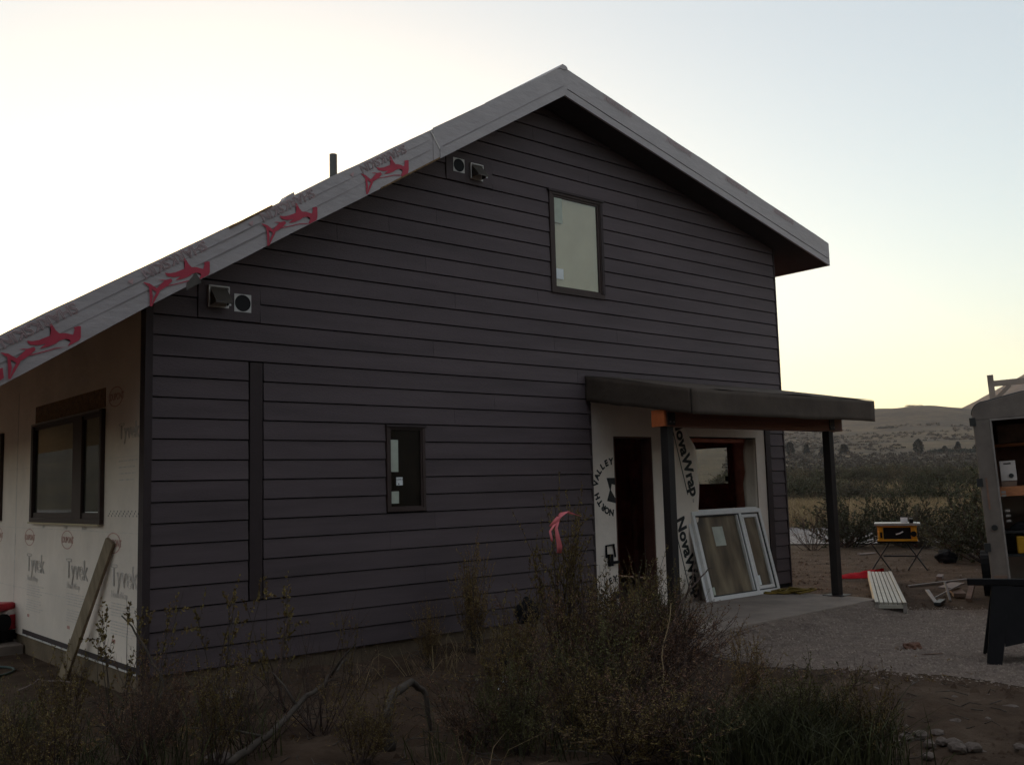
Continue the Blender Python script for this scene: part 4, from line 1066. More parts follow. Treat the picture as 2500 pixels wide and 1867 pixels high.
FG = [  # foreground shrubs: mesh set, x, y, turn, scale, label
    ('flowering_bush', S_TALL, 2.98, -1.86, .3, (.85, .85, 1.45), 'tall thin bush with pink ribbon tied near its top'),
    ('desert_shrub', S_OLIVE, 3.45, -2.10, 1.1, (.95, .95, .98), 'dense olive shrub in front of the doorway, right of the ribbon bush'),
    ('desert_shrub', S_BROWN, 2.62, -2.30, 2.0, (.85, .85, .85), 'dark green shrub at the foot of the ribbon bush'),
    ('desert_shrub', S_BROWN, 3.05, -2.75, 2.9, (1.0, 1.0, .70), 'reddish brown twiggy shrub in the middle of the brush'),
    ('desert_shrub', S_BROWN, 4.18, -2.12, .6, (.80, .80, .62), 'brown bare shrub at the gravel edge before the left porch post'),
    ('desert_shrub', S_OLIVE, 4.35, -1.75, 4.4, (.60, .60, .80), 'narrow olive shrub between doorway and left porch post'),
    ('tan_weed', S_TAN, 3.12, -.42, .2, (.62, .62, .95), 'tall tan weed standing against the dark gable wall'),
    ('tan_weed', S_TAN, 2.42, -.62, 1.9, (.40, .40, .52), 'short tan weed low against the gable wall, left of the tall one'),
    ('desert_shrub', S_TALL, 1.98, -2.45, 1.3, (.60, .60, .78), 'low green shrub left of the tangled brush in front of the gable'),
    ('desert_shrub', S_OLIVE2, 2.05, -3.25, 2.3, (.80, .80, .72), 'low dense olive shrub at the bottom middle of the picture'),
    ('desert_shrub', S_TALL, 1.38, -2.95, 4.1, (.60, .60, .62), 'low green shrub just right of the twisted grey stump'),
    ('desert_shrub', S_BROWN, 2.35, -3.85, 5.1, (1.0, 1.0, .42), 'low brown brush beside the tan grass clump'),
    ('desert_shrub', S_BARE, 0.48, -2.05, .8, (.70, .70, .82), 'bare branching shrub above the pale fallen branch'),
    ('desert_shrub', S_BARE, -0.12, -2.25, 3.2, (.55, .55, .60), 'low green shrub beside the pale fallen branch'),
    ('desert_shrub', S_TALL, -0.98, -1.3, 1.5, (.60, .60, .62), 'low olive shrub in the lower left corner region beneath the hose'),
    ('desert_shrub', S_OLIVE2, -1.45, -1.75, 5.4, (.55, .55, .62), 'leafy green shrub cut by the bottom left corner of the picture'),
    ('desert_shrub', S_BROWN, -0.75, -2.05, 4.9, (.55, .55, .58), 'low olive shrub at the bottom edge, second from the left corner'),
    ('wispy_plant', S_WISP, -.42, -.62, .4, (.85, .85, 1.02), 'wispy leafy stems rising in front of the leaning plank foot'),
    ('wispy_plant', S_WISP, -.12, -.50, 2.4, (.75, .75, .98), 'wispy leafy stems in front of the white wall corner'),
    ('wispy_plant', S_WISP, .22, -1.05, 1.4, (.80, .80, 1.15), 'pale bare topped stems just right of the dark house corner'),
    ('wispy_plant', S_WISP, .62, -1.12, 3.4, (.80, .80, 1.12), 'forked pale stem with twiggy head against the lower siding'),
    ('wispy_plant', S_WISP, 1.45, -.85, 5.0, (.35, .35, .72), 'single thin seed stalk against the siding below the vertical trim'),
    ('desert_shrub', S_BROWN, -0.45, -1.55, 2.2, (.42, .42, .66), 'brown low brush under the wispy stems at the house corner'),
    ('green_bush', S_OLIVE2, 2.15, -4.75, .9, (.60, .60, .56), 'dark green bush at the bottom edge before the gravel'),
    ('tan_weed', S_TAN, 2.42, -4.22, 2.7, (.50, .50, .58), 'dry tan weed clump left of the dark green bush'),
    ('desert_shrub', S_BROWN, 3.30, -2.55, 1.7, (.95, .95, .78), 'brown tangled shrub at the heart of the central thicket'),
    ('desert_shrub', S_OLIVE, 2.85, -2.45, 2.7, (.95, .95, .85), 'olive shrub pressed against the left of the central thicket'),
    ('desert_shrub', S_OLIVE2, 3.85, -2.05, 3.6, (.80, .80, .80), 'green shrub before the doorway sill, right side of the thicket'),
    ('desert_shrub', S_BROWN, 2.25, -3.05, .2, (1.0, 1.0, .60), 'low brown scrub in front of the central thicket'),
    ('desert_shrub', S_OLIVE, 1.62, -3.62, 1.2, (.75, .75, .62), 'dark olive scrub along the bottom edge under the thicket'),
    ('desert_shrub', S_OLIVE2, 1.1, -3.45, 2.6, (.60, .60, .58), 'leafy dark scrub along the bottom edge right of the stump'),
    ('desert_shrub', S_BROWN, 1.72, -4.15, 3.9, (.95, .95, .50), 'brown scrub along the bottom edge left of the tan weed'),
    ('desert_shrub', S_OLIVE, 0.25, -2.95, 4.8, (.50, .50, .50), 'olive scrub at the bottom edge below the fallen branch'),
    ('desert_shrub', S_TALL, -0.42, -2.35, 5.6, (.55, .55, .62), 'green scrub at the bottom edge, third from the left corner'),
    ('desert_shrub', S_OLIVE, -1.35, -2.35, .9, (.60, .60, .62), 'olive scrub filling the bottom left corner'),
    ('desert_shrub', S_OLIVE, 1.42, -4.05, 2.9, (.90, .90, .50), 'olive scrub at the bottom edge below the heart of the thicket'),
    ('desert_shrub', S_BROWN, 2.65, -3.35, 4.2, (.85, .85, .48), 'reddish low scrub at the right foot of the central thicket'),
    ('desert_shrub', S_BROWN, 1.02, -3.15, .7, (.60, .60, .50), 'brown scrub between the twisted stump and the leafy dark scrub'),
    ('desert_shrub', S_BARE, .10, -1.55, 2.5, (.55, .55, .62), 'bare twiggy shrub on the dirt right of the dark house corner'),
    ('green_bush', S_OLIVE, 2.48, -4.95, 2.2, (.50, .50, .50), 'olive bush at the bottom edge right of the dark green one'),
]
for nme, ms, x, y, rz, sc, lb in FG: plant(nme, ms, x, y, rz, sc, lb, 'bush' if 'weed' not in nme else 'weed', 'brush in front of the house')

# weeds and low ground cover as uncounted grass
def grass(name, m, pts, L, W, seed, blades=14, lean=.5):
    rng = np.random.default_rng(seed); pts = np.asarray(pts); n = len(pts)*blades
    P = np.repeat(pts, blades, 0)+np.c_[rng.normal(0, L*.22, (n, 2)), np.zeros(n)]
    d = np.c_[rng.normal(0, lean, (n, 2)), np.ones(n)]; d /= np.linalg.norm(d, axis=1, keepdims=True)
    s = np.cross(d, rng.normal(0, 1, (n, 3))); s /= np.linalg.norm(s, axis=1, keepdims=True)
    l = (L*rng.uniform(.45, 1.2, n))[:, None]; w = W*.5; bend = np.c_[rng.normal(0, .25, (n, 2)), -.08*np.ones(n)]*l
    V = np.stack([P-s*w, P+s*w, P+d*l*.6+s*w*.7, P+d*l+bend, P+d*l*.6-s*w*.7], 1).reshape(-1, 3)
    i = np.arange(n)*5; F = np.concatenate([np.stack([i, i+1, i+2, i+4], 1), np.stack([i+4, i+2, i+3, i+3], 1)[:, :4]])
    me = bpy.data.meshes.new(name); me.from_pydata(V.tolist(), [], [tuple(f) for f in np.stack([i, i+1, i+2, i+4], 1).tolist()]+[tuple(f) for f in np.stack([i+4, i+2, i+3], 1).tolist()]); me.materials.append(MATS[m])
    return tag(put(name, me), kind='stuff')
rg = np.random.default_rng(5)
def patch(n, cx, cy, sx, sy, lim=None):
    p = np.c_[rg.normal(cx, sx, n), rg.normal(cy, sy, n), np.zeros(n)]
    if lim is not None: p = p[[lim(a, b) for a, b, _ in p]]
    return p
grass('green_grass', 'green_grass', np.concatenate([patch(120, 2.22, -4.75, .30, .22), patch(20, 1.9, -4.7, .3, .2), patch(25, -.6, -1.9, .6, .4), patch(16, 1.4, -3.3, .6, .3)]), .42, .008, 1, 16, .28)
grass('dry_weeds', 'dry_grass', np.concatenate([patch(46, 2.42, -4.25, .28, .22), patch(40, 3.0, -.75, .9, .12), patch(22, 2.2, -3.2, .9, .5)]), .40, .005, 2, 7, .5)
grass('ground_litter', 'leaf_tan', np.concatenate([patch(420, 1.3, -1.1, 1.3, .35), patch(300, -.2, -1.2, .8, .7), patch(300, 2.6, -3.3, 1.2, .7)]), .07, .006, 3, 6, 1.6)

# pink flagging ribbon on the tall bush
def ribbon():
    V = []; F = []
    def strip(c, wd, k):
        o = len(V)
        for i, p in enumerate(c):
            p = Vector(p); a = Vector((.75, -.6, .25*math.sin(i*1.3+k))).normalized()*wd[i]*.38; V.extend([p-a, p+a])
        for i in range(len(c)-1): F.append((o+2*i, o+2*i+1, o+2*i+3, o+2*i+2))
    x, y, z = 2.90, -1.98, 1.42
    strip([(x-.10, y+.03, z-.10), (x-.05, y-.01, z-.03), (x+.02, y-.02, z+.02), (x+.09, y-.05, z+.0), (x+.14, y-.08, z-.02)], [.05, .085, .10, .085, .04], 0)
    strip([(x-.04, y, z-.04), (x-.075, y-.01, z-.12), (x-.07, y-.02, z-.19), (x-.05, y-.02, z-.27), (x-.055, y-.015, z-.33)], [.05, .035, .05, .065, .05], 1)
    strip([(x-.08, y, z-.08), (x-.13, y+.01, z-.14), (x-.125, y, z-.20), (x-.12, y, z-.23)], [.04, .025, .03, .02], 2)
    o = MB().add(V, F).build('flagging_ribbon', 'ribbon_pink', smooth=True); m = o.modifiers.new('thick', 'SOLIDIFY'); m.thickness = .002
    tag(o, 'bright pink flagging ribbon tied to the tall thin bush', 'ribbon')
ribbon()

# fallen branches, stump, sticks
def branch(name, pts, r, m, label, cat='branch', twigs=()):
    b = MB(); pts = [Vector(p) for p in pts]
    fine = []
    for a, e in zip(pts, pts[1:]):
        for j in range(4): fine.append(a.lerp(e, j/4)+Vector((rnd.uniform(-1, 1), rnd.uniform(-1, 1), rnd.uniform(-1, 1)))*.012)
    fine.append(pts[-1]); n = len(fine); b.tube(fine, [r*(1-.65*i/(n-1)) for i in range(n)], 7)
    for p, q in twigs: b.tube([p, (Vector(p)+Vector(q))/2+Vector((.01, .02, .015)), q], [r*.4, r*.3, r*.15], 5)
    return tag(b.build(name, m, smooth=True), label, cat)
branch('fallen_branch', [(-.42, -2.62, .10), (-.10, -2.42, .16), (.25, -2.15, .26), (.62, -1.95, .36), (.84, -1.80, .44)], .026, 'twig_grey', 'pale fallen branch slanting up through the brush at the bottom edge', twigs=[((-.1, -2.42, .16), (-.5, -2.2, .25)), ((.25, -2.15, .26), (.2, -1.9, .45)), ((.62, -1.95, .36), (.75, -2.1, .6))])
branch('twisted_stump', [(.62, -2.72, -.02), (.60, -2.70, .22), (.72, -2.62, .34), (.92, -2.52, .36), (1.06, -2.50, .26), (1.08, -2.52, -.02)], .042, 'twig_grey', 'twisted grey stump arching over the ground at the bottom edge', 'stump')
branch('dead_branch', [(-.30, -.95, .0), (-.18, -.98, .30), (-.30, -.80, .62), (-.42, -.72, .80)], .014, 'twig_grey', 'thick grey dead stem leaning left in the wispy plants', twigs=[((-.18, -.98, .3), (.02, -1.0, .6))])
branch('dead_branch', [(.60, -1.30, .0), (.52, -1.32, .28), (.66, -1.22, .60), (.72, -1.15, .78)], .013, 'twig_dark', 'dark dead stem leaning right below the siding', twigs=[((.52, -1.32, .28), (.40, -1.35, .55))])
branch('reaching_branch', [(4.05, -2.15, .25), (4.30, -2.05, .45), (4.62, -1.95, .62), (4.95, -1.90, .76)], .018, 'twig_dark', 'twiggy branch reaching right from the brush over the porch slab', twigs=[((4.5, -2.0, .55), (4.62, -2.05, .82)), ((4.7, -1.93, .66), (4.86, -1.85, .92)), ((4.95, -1.9, .76), (5.08, -1.9, .80))])
branch('reed_stalk', [(2.42, -3.45, .02), (2.75, -3.20, .35), (3.05, -3.05, .72)], .008, 'dry_grass', 'long pale straw stalk leaning right above the brown dirt', 'stalk')
branch('white_stick', [(-.62, 1.20, .03), (-.42, 1.45, .05), (-.12, 1.18, .04)], .009, 'old_white', 'bent white stick lying on the dirt below the hose', 'stick')
branch('dead_branch', [(2.15, -3.62, .02), (2.35, -3.55, .12), (2.55, -3.62, .18), (2.9, -3.55, .10)], .014, 'twig_grey', 'thin pale branch arched on the dirt beside the tan weeds')
# trash bags and a bucket half hidden in the brush
def lump(name, m, loc, sc, seed, label, cat):
    bm = bmesh.new(); bmesh.ops.create_icosphere(bm, subdivisions=4, radius=1)
    for v in bm.verts:
        f = 1+.34*noise.fractal(v.co*1.5+Vector((seed, 0, 0)), 1, 2, 4); v.co = Vector((v.co.x*f*sc[0], v.co.y*f*sc[1], max(v.co.z*f, -.75)*sc[2]))
    me = bpy.data.meshes.new(name); bm.to_mesh(me); bm.free(); me.materials.append(MATS[m]); me.shade_smooth()
    o = put(name, me); o.location = loc; return tag(o, label, cat)
lump('trash_bag', 'black_plastic', (3.12, -1.25, .50), (.12, .10, .12), 1.0, 'black plastic bag caught high in the brush by the gable wall', 'bag')
lump('trash_bag', 'black_plastic', (3.42, -1.50, .26), (.10, .10, .20), 4.0, 'black plastic bag sagging behind the ribbon bush', 'bag')
pb = MB(); pb.tube([(2.42, -1.86, 0), (2.42, -1.86, .30)], [.13, .155], 20); 
tag(pb.build('bucket', 'blue_black', smooth=False) if 'blue_black' in MATS else pb.build('bucket', 'black_plastic'), 'dark bucket standing among the brush below the ribbon bush', 'bucket')
tag(MB().prism([(2.20, .03), (2.27, .05), (2.31, .13), (2.27, .16), (2.24, .09)], -1.92, -1.90).build('paper_scrap', 'sticker_white'), 'small white paper scrap lying beside the dark bucket', 'paper')

# generator on the slab at the left edge, hose on the ground
tag(MB().prism([(-3.2, 3.58), (-.001, 3.58), (-.001, 8.0), (-3.2, 8.0)], -.1, .10, axis='z').build('patio_slab', 'concrete', bevel=.01), kind='structure')
def generator():
    t = empty('generator', (-.24, 3.98, .1015), math.radians(35), 'small red and white engine standing on the slab at the left edge', 'generator')
    MB().box(-.22, .22, -.16, .16, .02, .12).build('base', 'black_plastic', t, bevel=.01)
    e = MB(); e.box(-.17, .13, -.14, .12, .121, .26); e.tube([(-.02, -.15, .22), (-.02, -.20, .22)], .10, 16); e.build('engine', 'black_plastic', t, bevel=.01)
    s = MB(); s.tube([(.10, -.16, .26), (.10, .10, .26)], .085, 14); s.build('muffler_cover', 'white_frame', t)
    r = MB(); r.box(-.20, .20, -.15, .15, .345, .43); r.build('fuel_tank', 'red_plastic', t, bevel=.03)
    r = MB(); r.box(.08, .22, -.17, -.02, .13, .30); r.build('side_cover', 'red_plastic', t, bevel=.02)
    MB().tube([(-.10, -.10, .43), (-.10, -.10, .46)], .035, 12).build('fuel_cap', 'white_frame', t)
    for x in (-.2, .2): MB().tube([(x, -.15, .02), (x, -.15, .40)], .012, 6).build('frame_tube', 'black_metal', t)
    for x in (-.16, .16):
        for y in (-.12, .12): MB().box(x-.02, x+.02, y-.02, y+.02, .0, .02).build('foot', 'gasket', t)
generator()
hp = [(-1.6+.12*math.cos(.3), 2.4, .02)]
hp = [(-1.35+1.0*math.cos(a)*(1 if a < 6 else 1.1), 2.55+.52*math.sin(a)+.03*a, .014+.004*a) for a in np.linspace(-2.6, 3.6, 44)]
tag(MB().tube(hp, .0125, 6).build('garden_hose', 'hose_green', smooth=True), 'dark green garden hose curling on the dirt at the left', 'hose')

# ------------------------------------------------------------------ stones, gravel, scraps
def stone(seed):
    bm = bmesh.new(); bmesh.ops.create_icosphere(bm, subdivisions=2, radius=1)
    for v in bm.verts: v.co *= 1+.38*noise.fractal(v.co*.9+Vector((seed*3.1, seed, 0)), 1, 2, 3)
    me = bpy.data.meshes.new('stone'); bm.to_mesh(me); bm.free(); me.materials.append(MATS['stone'])
    return me
ST = [stone(i) for i in range(5)]
STP = [(3.15, -4.99, 0.05, 'blocky tan'), (3.04, -4.95, 0.04, 'rounded grey'), (3.08, -5.16, 0.045, 'grey, half sunk'), (3.1, -5.23, 0.052, 'long pale'), (3.27, -5.04, 0.036, 'low brown'), (2.89, -4.97, 0.03, 'small pale'), (2.96, -5.14, 0.04, 'wide flat grey'), (3.27, -5.55, 0.034, 'pale pink'), (3.08, -5.35, 0.05, 'thin upright'), (2.73, -5.24, 0.032, 'dull brown'), (3.23, -4.74, 0.03, 'small rounded tan'), (3.63, -4.99, 0.036, 'tiny pale'), (3.0, -5.3, 0.045, 'broad dark'), (3.84, -5.11, 0.03, 'small grey')]
for i, (x, y, s, w) in enumerate(STP):
    o = put('stone', ST[i % 5]); o.location = (x, y, s*.3+.012); o.scale = (s*rnd.uniform(.9, 1.5), s*rnd.uniform(.8, 1.2), s*rnd.uniform(.55, .8)); o.rotation_euler = (0, 0, rnd.uniform(0, 6))
    tag(o, w+' stone '+['topmost of', 'in the heart of', 'near the middle of', 'on the far side of', 'on the near side of', 'at the left end of', 'at the foot of', 'right of', 'behind', 'low among', 'at the near left of', 'set apart beyond', 'nearest the frame in', 'on the right of'][i]+' the stone cluster on the dirt', 'stone', 'stones on the dirt')
for i, (x, y, s, lb) in enumerate([(3.30, -3.05, .07, 'pale flat stone alone on the dirt left of the gravel'), (4.55, -2.62, .09, 'reddish clod at the near edge of the gravel'), (-.28, -2.18, .09, 'pale pinkish stone beside the fallen branch'), (.55, -.42, .12, 'grey lump of concrete at the dark house corner'), (4.35, -5.05, .045, 'small pale stone on dirt near the gravel edge'), (4.2, -4.5, .04, 'tiny light stone between tan dirt and gravel'), (4.1, -4.15, .09, 'flat grey stone near the dark green bush')]):
    o = put('stone', ST[i % 5]); o.location = (x, y, s*.15); o.scale = (s*1.3, s, s*.55); o.rotation_euler = (0, 0, i*1.3); tag(o, lb, 'stone')
def in_poly(x, y, P):
    c = False
    for i in range(len(P)):
        (a, b), (d, e) = P[i], P[i-1]
        if (b > y) != (e > y) and x < (d-a)*(y-b)/(e-b)+a: c = not c
    return c
def pebbles(name, pts, smin, smax, seed, m):
    rng = np.random.default_rng(seed); n = len(pts); s = smin+(smax-smin)*rng.random(n)**3
    base = np.array([(1, 0, 0), (-.5, .87, 0), (-.5, -.87, 0), (0, 0, .75), (0, 0, -.3)]); f = np.array([(0, 1, 3), (1, 2, 3), (2, 0, 3)])
    a = rng.uniform(0, 6.28, n); c, q = np.cos(a), np.sin(a)
    B = base[None]*(1+rng.normal(0, .22, (n, 5, 3))); X = B[:, :, 0]*c[:, None]-B[:, :, 1]*q[:, None]; Y = B[:, :, 0]*q[:, None]+B[:, :, 1]*c[:, None]
    V = np.stack([X, Y, B[:, :, 2]], -1)*s[:, None, None]+np.asarray(pts)[:, None, :]
    F = (f[None]+(np.arange(n)*5)[:, None, None]).reshape(-1, 3)
    return tag(put(name, np_mesh(name, V.reshape(-1, 3), F, m)), kind='stuff')
pts = []
while len(pts) < 30000:
    x, y = rg.uniform(4.2, 10.3), rg.uniform(-7.4, -1.6)
    if in_poly(x+rg.normal(0, .14), y+rg.normal(0, .14), GRAVEL) and not (x > 9.0 and y < -3.1): pts.append((x, y, .006))
for i in range(3500):
    u, t = rg.random(), rg.random()**.7; pts.append((4.6+4.05*u, -1.80+.075*u-.5*t, .125*(1-t)**1.4+.012))
pebbles('gravel', pts, .006, .020, 3, 'pebble')
pts = [(x, y, .0) for x, y in zip(rg.uniform(-2, 6.5, 9000), rg.uniform(-6.8, -.1, 9000)) if not in_poly(x, y, GRAVEL)]
pts += [(x, y, .0) for x, y in zip(rg.uniform(8.7, 20, 3500), rg.uniform(-2, 6, 3500))]
pebbles('dirt_clods', pts, .006, .045, 4, 'dirt')
pebbles('small_stones', [p for i, p in enumerate(pts) if i % 6 == 0], .005, .030, 14, 'stone')
rng = np.random.default_rng(77); paths = []
for i in range(700):
    x, y = rng.uniform(-1.8, 4.6), rng.uniform(-5.2, -.15); a = rng.uniform(0, 6.28); l = rng.uniform(.05, .28); z = .045+.05*math.exp(y/.55)
    paths.append(np.array([(x, y, z+rng.uniform(-.02, .03)), (x+l*.5*math.cos(a), y+l*.5*math.sin(a), z+rng.uniform(-.01, .04)), (x+l*math.cos(a+.3), y+l*math.sin(a+.3), z+rng.uniform(-.02, .05))]))
V, F = tubes_np(paths, [np.array([.004, .0035, .002])]*len(paths)); tag(put('twig_litter', np_mesh('twig_litter', V, F, 'twig_grey')), kind='stuff')
def scraps():
    L = [('scrap_board', [(9.55, -1.98, .02), (10.05, -1.62, .12)], .05, .02, 'alu_grey', 'pale metal offcut propped in the scrap heap beside the trailer'),
         ('scrap_board', [(9.8, -2.05, .03), (10.1, -1.85, .24)], .03, .02, 'alu_grey', 'bright pole end standing up from the scrap heap beside the trailer'),
         ('scrap_board', [(9.38, -2.08, .03), (9.68, -2.0, .04)], .08, .04, 'black_metal', 'dark metal offcut at the left end of the scrap heap'),
         ('scrap_board', [(10.3, -1.95, .05), (10.9, -1.55, .10)], .16, .05, 'scrap_wood', 'brown board lying flat at the back of the scrap heap'),
         ('scrap_board', [(9.95, -2.22, .04), (10.6, -2.0, .20)], .07, .04, 'scrap_wood', 'short brown stick leaning on the scrap heap by the trailer'),
         ('scrap_board', [(10.0, -1.75, .03), (10.30, -1.98, .20)], .025, .02, 'alu_grey', 'second bright rod crossing the scrap heap beside the trailer'),
         ('scrap_board', [(10.35, -1.72, .125), (10.75, -1.72, .16)], .20, .02, 'old_white', 'pale pinkish sheet on top of the boards near the trailer'),
         ('scrap_board', [(11.2, -.75, .02), (12.6, -1.05, .03)], .04, .03, 'alu_grey', 'long pale pipe on the dirt behind the scrap heap'),
         ('scrap_board', [(12.60, -.55, .02), (12.72, -.52, .05)], .09, .05, 'old_white', 'small white bag on the dirt before the large bush'),
         ('scrap_board', [(16.5, 3.1, .02), (16.9, 2.95, .03)], .10, .02, 'old_white', 'white scrap on the dirt beyond the right porch post'),
         ('scrap_board', [(5.95, -3.6, .012), (6.1, -3.72, .015)], .012, .01, 'scrap_wood', 'pale wood splinter on the gravel'),]
    for n, (a, e), w, h, m, lb in L: tag(MB().bar(a, e, w, h).build(n, m, bevel=.003), lb, 'scrap')
    lump('dirt_clod', 'leaf_brown', (6.25, -3.35, .015), (.10, .08, .05), 2.2, 'dark clod of earth on the gravel before the sawhorse', 'clod')
    lump('rubbish_bag', 'black_plastic', (15.6, .75, .10), (.20, .18, .14), 3.3, 'grey rubbish bag with white tags under the large bush', 'bag')
scraps()

# ------------------------------------------------------------------ shrubs round the yard and over the hillside
def mid(ms, x, y, s, lb, rz=0): return plant('sagebrush', ms, x, y, rz, s, lb, 'bush')
mid(S_BARE, 17.3, 4.75, (1.05, 1.05, 1.05), 'bare twiggy bush by the road left of the right porch post', .5)
mid(S_SAGE2, 18.6, 4.55, (1.5, 1.5, 1.25), 'dark rounded bush by the road behind the right porch post', 1.2)
mid(S_SAGE2, 19.5, 3.55, (1.35, 1.35, 1.30), 'dark bush by the road behind the left half of the table saw', 2.2)
mid(S_SAGE, 19.0, 2.95, (.9, .9, .8), 'low grey green bush directly behind the table saw stand', 3.2)
for i, (x, y, s, h, lb) in enumerate([(16.0, .15, 1.6, 1.45, 'large dark bush beside the trailer, nearest to it'), (17.3, .55, 1.6, 1.6, 'large dark bush behind the rubbish bag'), (18.0, -.55, 1.9, 2.0, 'tall dark bush half hidden by the trailer jamb'), (16.9, 1.15, 1.1, .85, 'bushy green edge of the thicket by the road'), (19.6, .6, 2.0, 2.2, 'tallest bush of the thicket, at its back')]):
    mid((S_SAGE2, S_OLIVE2)[i % 2] if i < 4 else S_SAGE2, x, y, (s, s, h), lb, i*1.1)
VW = []
for i in range(1500):
    az = math.radians(rg.uniform(53, 70)); d = 44+(rg.random()**1.3)*180
    x, y = -3+d*math.sin(az), -8+d*math.cos(az); VW.append((d, x, y))
VW.sort()
k = 0
kinds = [(S_SAGE, 'grey green sagebrush on the slope beyond the road'), (S_SAGE2, 'olive sagebrush on the slope beyond the road'), (S_SAGE3, 'tawny dry shrub on the slope beyond the road')]
far = []
for d, x, y in VW:
    pat = fbm(x, y, .05, 3, 4.0)
    if d < 47 and rg.random() < .8: continue
    if d < 95 and k < 270:
        if pat < -.32: continue
        ms, lb = kinds[int(rg.choice([0, 1, 1, 2]))]; s = rg.uniform(.9, 1.7)
        t = empty('sagebrush', (x, y, gz(x, y)-.05), rg.uniform(0, 6), lb, 'bush', lb.replace(' on the slope', ' plants on the slope')); t.scale = (s*1.3, s*1.3, s*rg.uniform(.6, .9))
        put('stems', ms[0], t); put('foliage', ms[1], t); k += 1
    else: far.append((x, y, gz(x, y)))
# far brush that reads as one mass: leaf clumps
def brush(name, pts, m, seed, s0, s1, n=70):
    rng = np.random.default_rng(seed); Vs = []
    P = []
    for x, y, z in pts:
        s = rng.uniform(s0, s1); q = rng.normal(0, 1, (n, 3)); q /= np.linalg.norm(q, axis=1, keepdims=True); q *= rng.uniform(.5, 1.0, (n, 1))*s; q[:, 2] = np.abs(q[:, 2])*.75
        P.append(q+np.array([x, y, z-.1]))
    P = np.concatenate(P); V, F = leaves_np(rng, P, rng.normal(0, 1, P.shape), .55, .40, .9)
    return tag(put(name, np_mesh(name, V, F, m)), kind='stuff')
brush('far_brush', [p for i, p in enumerate(far) if i % 3], 'leaf_far', 31, .35, .8)
brush('far_brush', [p for i, p in enumerate(far) if i % 3 == 0], 'leaf_sage', 32, .35, .8)
fp2 = []
for i in range(2600):
    az = math.radians(rg.uniform(53, 71)); d = 210+rg.random()*420; x, y = -3+d*math.sin(az), -8+d*math.cos(az)
    if fbm(x, y, .012, 4, 8.0) > (-.05 if d < 330 else .12): fp2.append((x, y, gz(x, y)))
brush('hill_brush', fp2, 'leaf_far', 33, .6, 1.3, 30)
# dry grass band along the road
gp = []
for i in range(3600):
    t = rg.random(); d = rg.uniform(.3, 9); x, y = 26.3+1.1*t-1.0+d*.9-16*max(0, rg.random()-.55)*0, 16-14*t+d*.35
    gp.append((x+rg.normal(0, .4), y+rg.normal(0, .4), gz(x, y)))
grass('dry_grass', 'dry_grass', gp, .75, .022, 9, 14, .30)
gp = []
for i in range(1100):
    az = math.radians(rg.uniform(53, 70)); d = rg.uniform(44, 105); x, y = -3+d*math.sin(az), -8+d*math.cos(az)
    if fbm(x, y, .05, 3, 4.0) < -.02: gp.append((x, y, gz(x, y)))
grass('dry_grass', 'dry_grass', gp, .85, .05, 10, 10, .35)

# distant trees, each with trunk and crown
def tree_meshes(seed, conic, n=1500, ls=1.0):
    rng = np.random.default_rng(seed); z = rng.random(n)**(.8 if conic else .7)
    prof_ = (1-z)**.75*.34+.03 if conic else .36*np.sqrt(np.clip(1-(2*z-.95)**2, .02, 1))
    a = rng.uniform(0, 6.28, n); r = prof_*rng.uniform(.45, 1.0, n)*(1+.35*np.sin(a*3+seed)*np.sin(z*9+seed))
    P = np.c_[r*np.cos(a), r*np.sin(a), .08+z*.92]; V, F = leaves_np(rng, P, np.c_[np.cos(a), np.sin(a), -.2*np.ones(n)], .11*ls, .075*ls, .7)
    return MB().tube([(0, 0, -.05), (.005, 0, .4), (0, 0, .9)], [.035, .025, .008], 6).mesh('trunk', 'twig_dark'), np_mesh('crown', V, F, 'conifer')
TRB = tree_meshes(5, False, 5000, .9)
TR = [tree_meshes(1, True), tree_meshes(2, False), tree_meshes(3, True)]
def tree(az, d, h, w, k, lb, gr=None):
    x, y = -3+d*math.sin(math.radians(az)), -8+d*math.cos(math.radians(az))
    t = empty('conifer_tree', (x, y, gz(x, y)-.2), az, lb, 'tree', gr); t.scale = (h*w, h*w, h)
    put('trunk', TR[k][0], t); put('crown', TR[k][1], t)
tree(63.35, 330, 4.6, .8, 1, 'dark tree standing alone and upright at the left of the far treeline')
tree(65.30, 350, 3.6, 1.0, 2, 'pointed tree rising highest from the far treeline near the trailer')
tree(64.65, 352, 2.4, 1.4, 0, 'lower pointed tree between the lone tree and the highest one')
tree(66.35, 345, 3.2, 1.6, 1, 'broad dark tree of the far treeline against the trailer edge')
tree(57.5, 330, 3.8, .9, 0, 'dark conical tree on the far slope between house corner and porch post')
tree(58.4, 330, 2.6, 1.5, 2, 'squat dark conical tree on the far slope, right of the taller cone')
tree(59.5, 335, 3.2, 1.5, 0, 'dark conical tree on the far slope just right of the porch post')
tree(56.6, 335, 4.6, .8, 1, 'dim rounded tree on the far slope nearest the house corner')
TREELINE = []
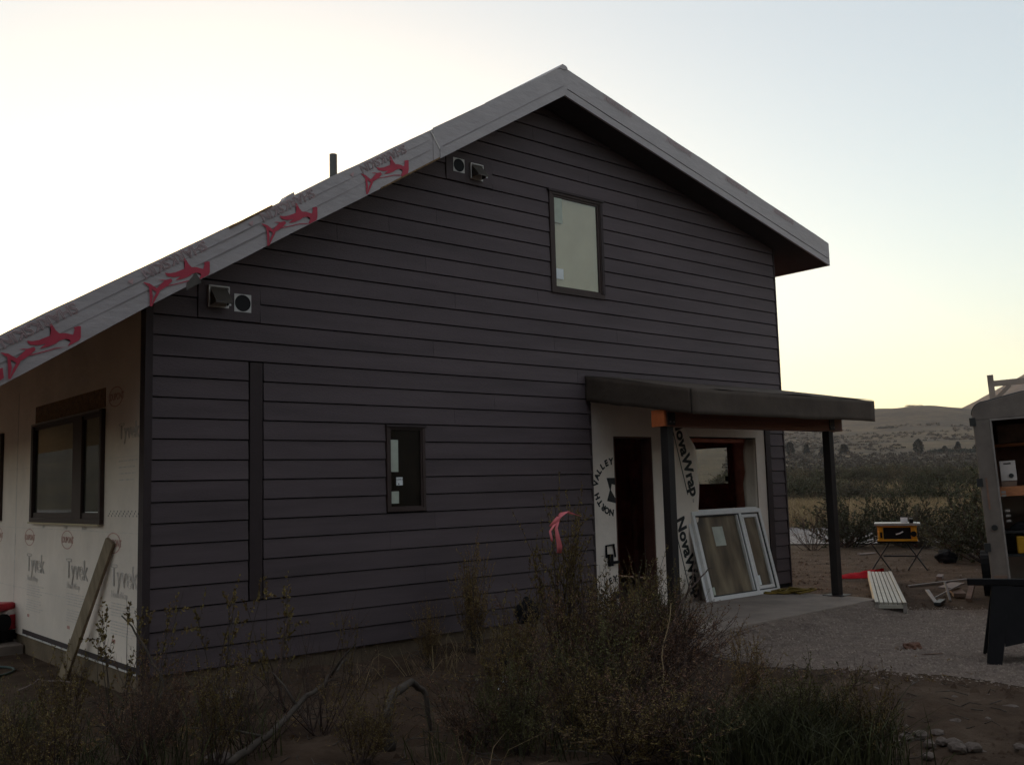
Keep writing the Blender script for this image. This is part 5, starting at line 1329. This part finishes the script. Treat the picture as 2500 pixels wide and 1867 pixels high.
for i in range(150):
    az = math.radians(rg.uniform(63.9, 66.6)); d = rg.uniform(335, 360); x, y = -3+d*math.sin(az), -8+d*math.cos(az); TREELINE.append((x, y, gz(x, y)))
brush('treeline', TREELINE, 'conifer', 41, .8, 1.7, 50)
RB = []
for i in range(9):
    az = math.radians(62.9+.09*i+rg.uniform(-.05, .05)); d = 890+rg.uniform(-15, 15); x, y = -3+d*math.sin(az), -8+d*math.cos(az); RB.append((x, y, gz(x, y)))
brush('ridge_trees', RB, 'conifer', 42, 2.0, 3.4, 90)
# unseen trees added behind the viewer to shade the gable foot and darken panes
for i, (x, y, h, w, k) in enumerate([(-13, -12.9, 9.6, 1.25, 1), (-9.5, -13.4, 9.4, 1.25, 1), (-6.2, -12.9, 9.6, 1.2, 1), (-2.8, -13.4, 9.2, 1.25, 1), (.4, -12.9, 8.0, 1.3, 1)]):
    t = empty('unseen_shade_tree', (x, y, -.2), i*1.3, ['leftmost', 'second from the left', 'middle', 'second from the right', 'rightmost'][i]+' dense tree of the unseen row added behind the viewer for shade', 'tree', 'unseen trees added behind the viewer for shade'); t.scale = (h*w, h*w, h)
    put('trunk', TRB[0], t); put('crown', TRB[1], t)
RB = []
for i in range(10):
    az = math.radians(61.3+.1*i); d = 600; x, y = -3+d*math.sin(az), -8+d*math.cos(az); RB.append((x, y, gz(x, y)))
brush('slope_trees', RB, 'conifer', 43, 1.6, 2.6, 60)

# evening haze over the valley: one closed box of thin air round everything
hz = MB().box(-2000, 2000, -2000, 2000, -40, 260).build('haze', 'gap_backing')
hm = bpy.data.materials.new('haze_air'); hm.use_nodes = True
hn = hm.node_tree.nodes; hn.clear()
ho = hn.new('ShaderNodeOutputMaterial'); hv = hn.new('ShaderNodeVolumePrincipled')
hv.inputs['Color'].default_value = (.80, .71, .74, 1); hv.inputs['Density'].default_value = .00021; hv.inputs['Anisotropy'].default_value = .2
hm.node_tree.links.new(hv.outputs[0], ho.inputs['Volume'])
hz.data.materials.clear(); hz.data.materials.append(hm); tag(hz, kind='stuff')
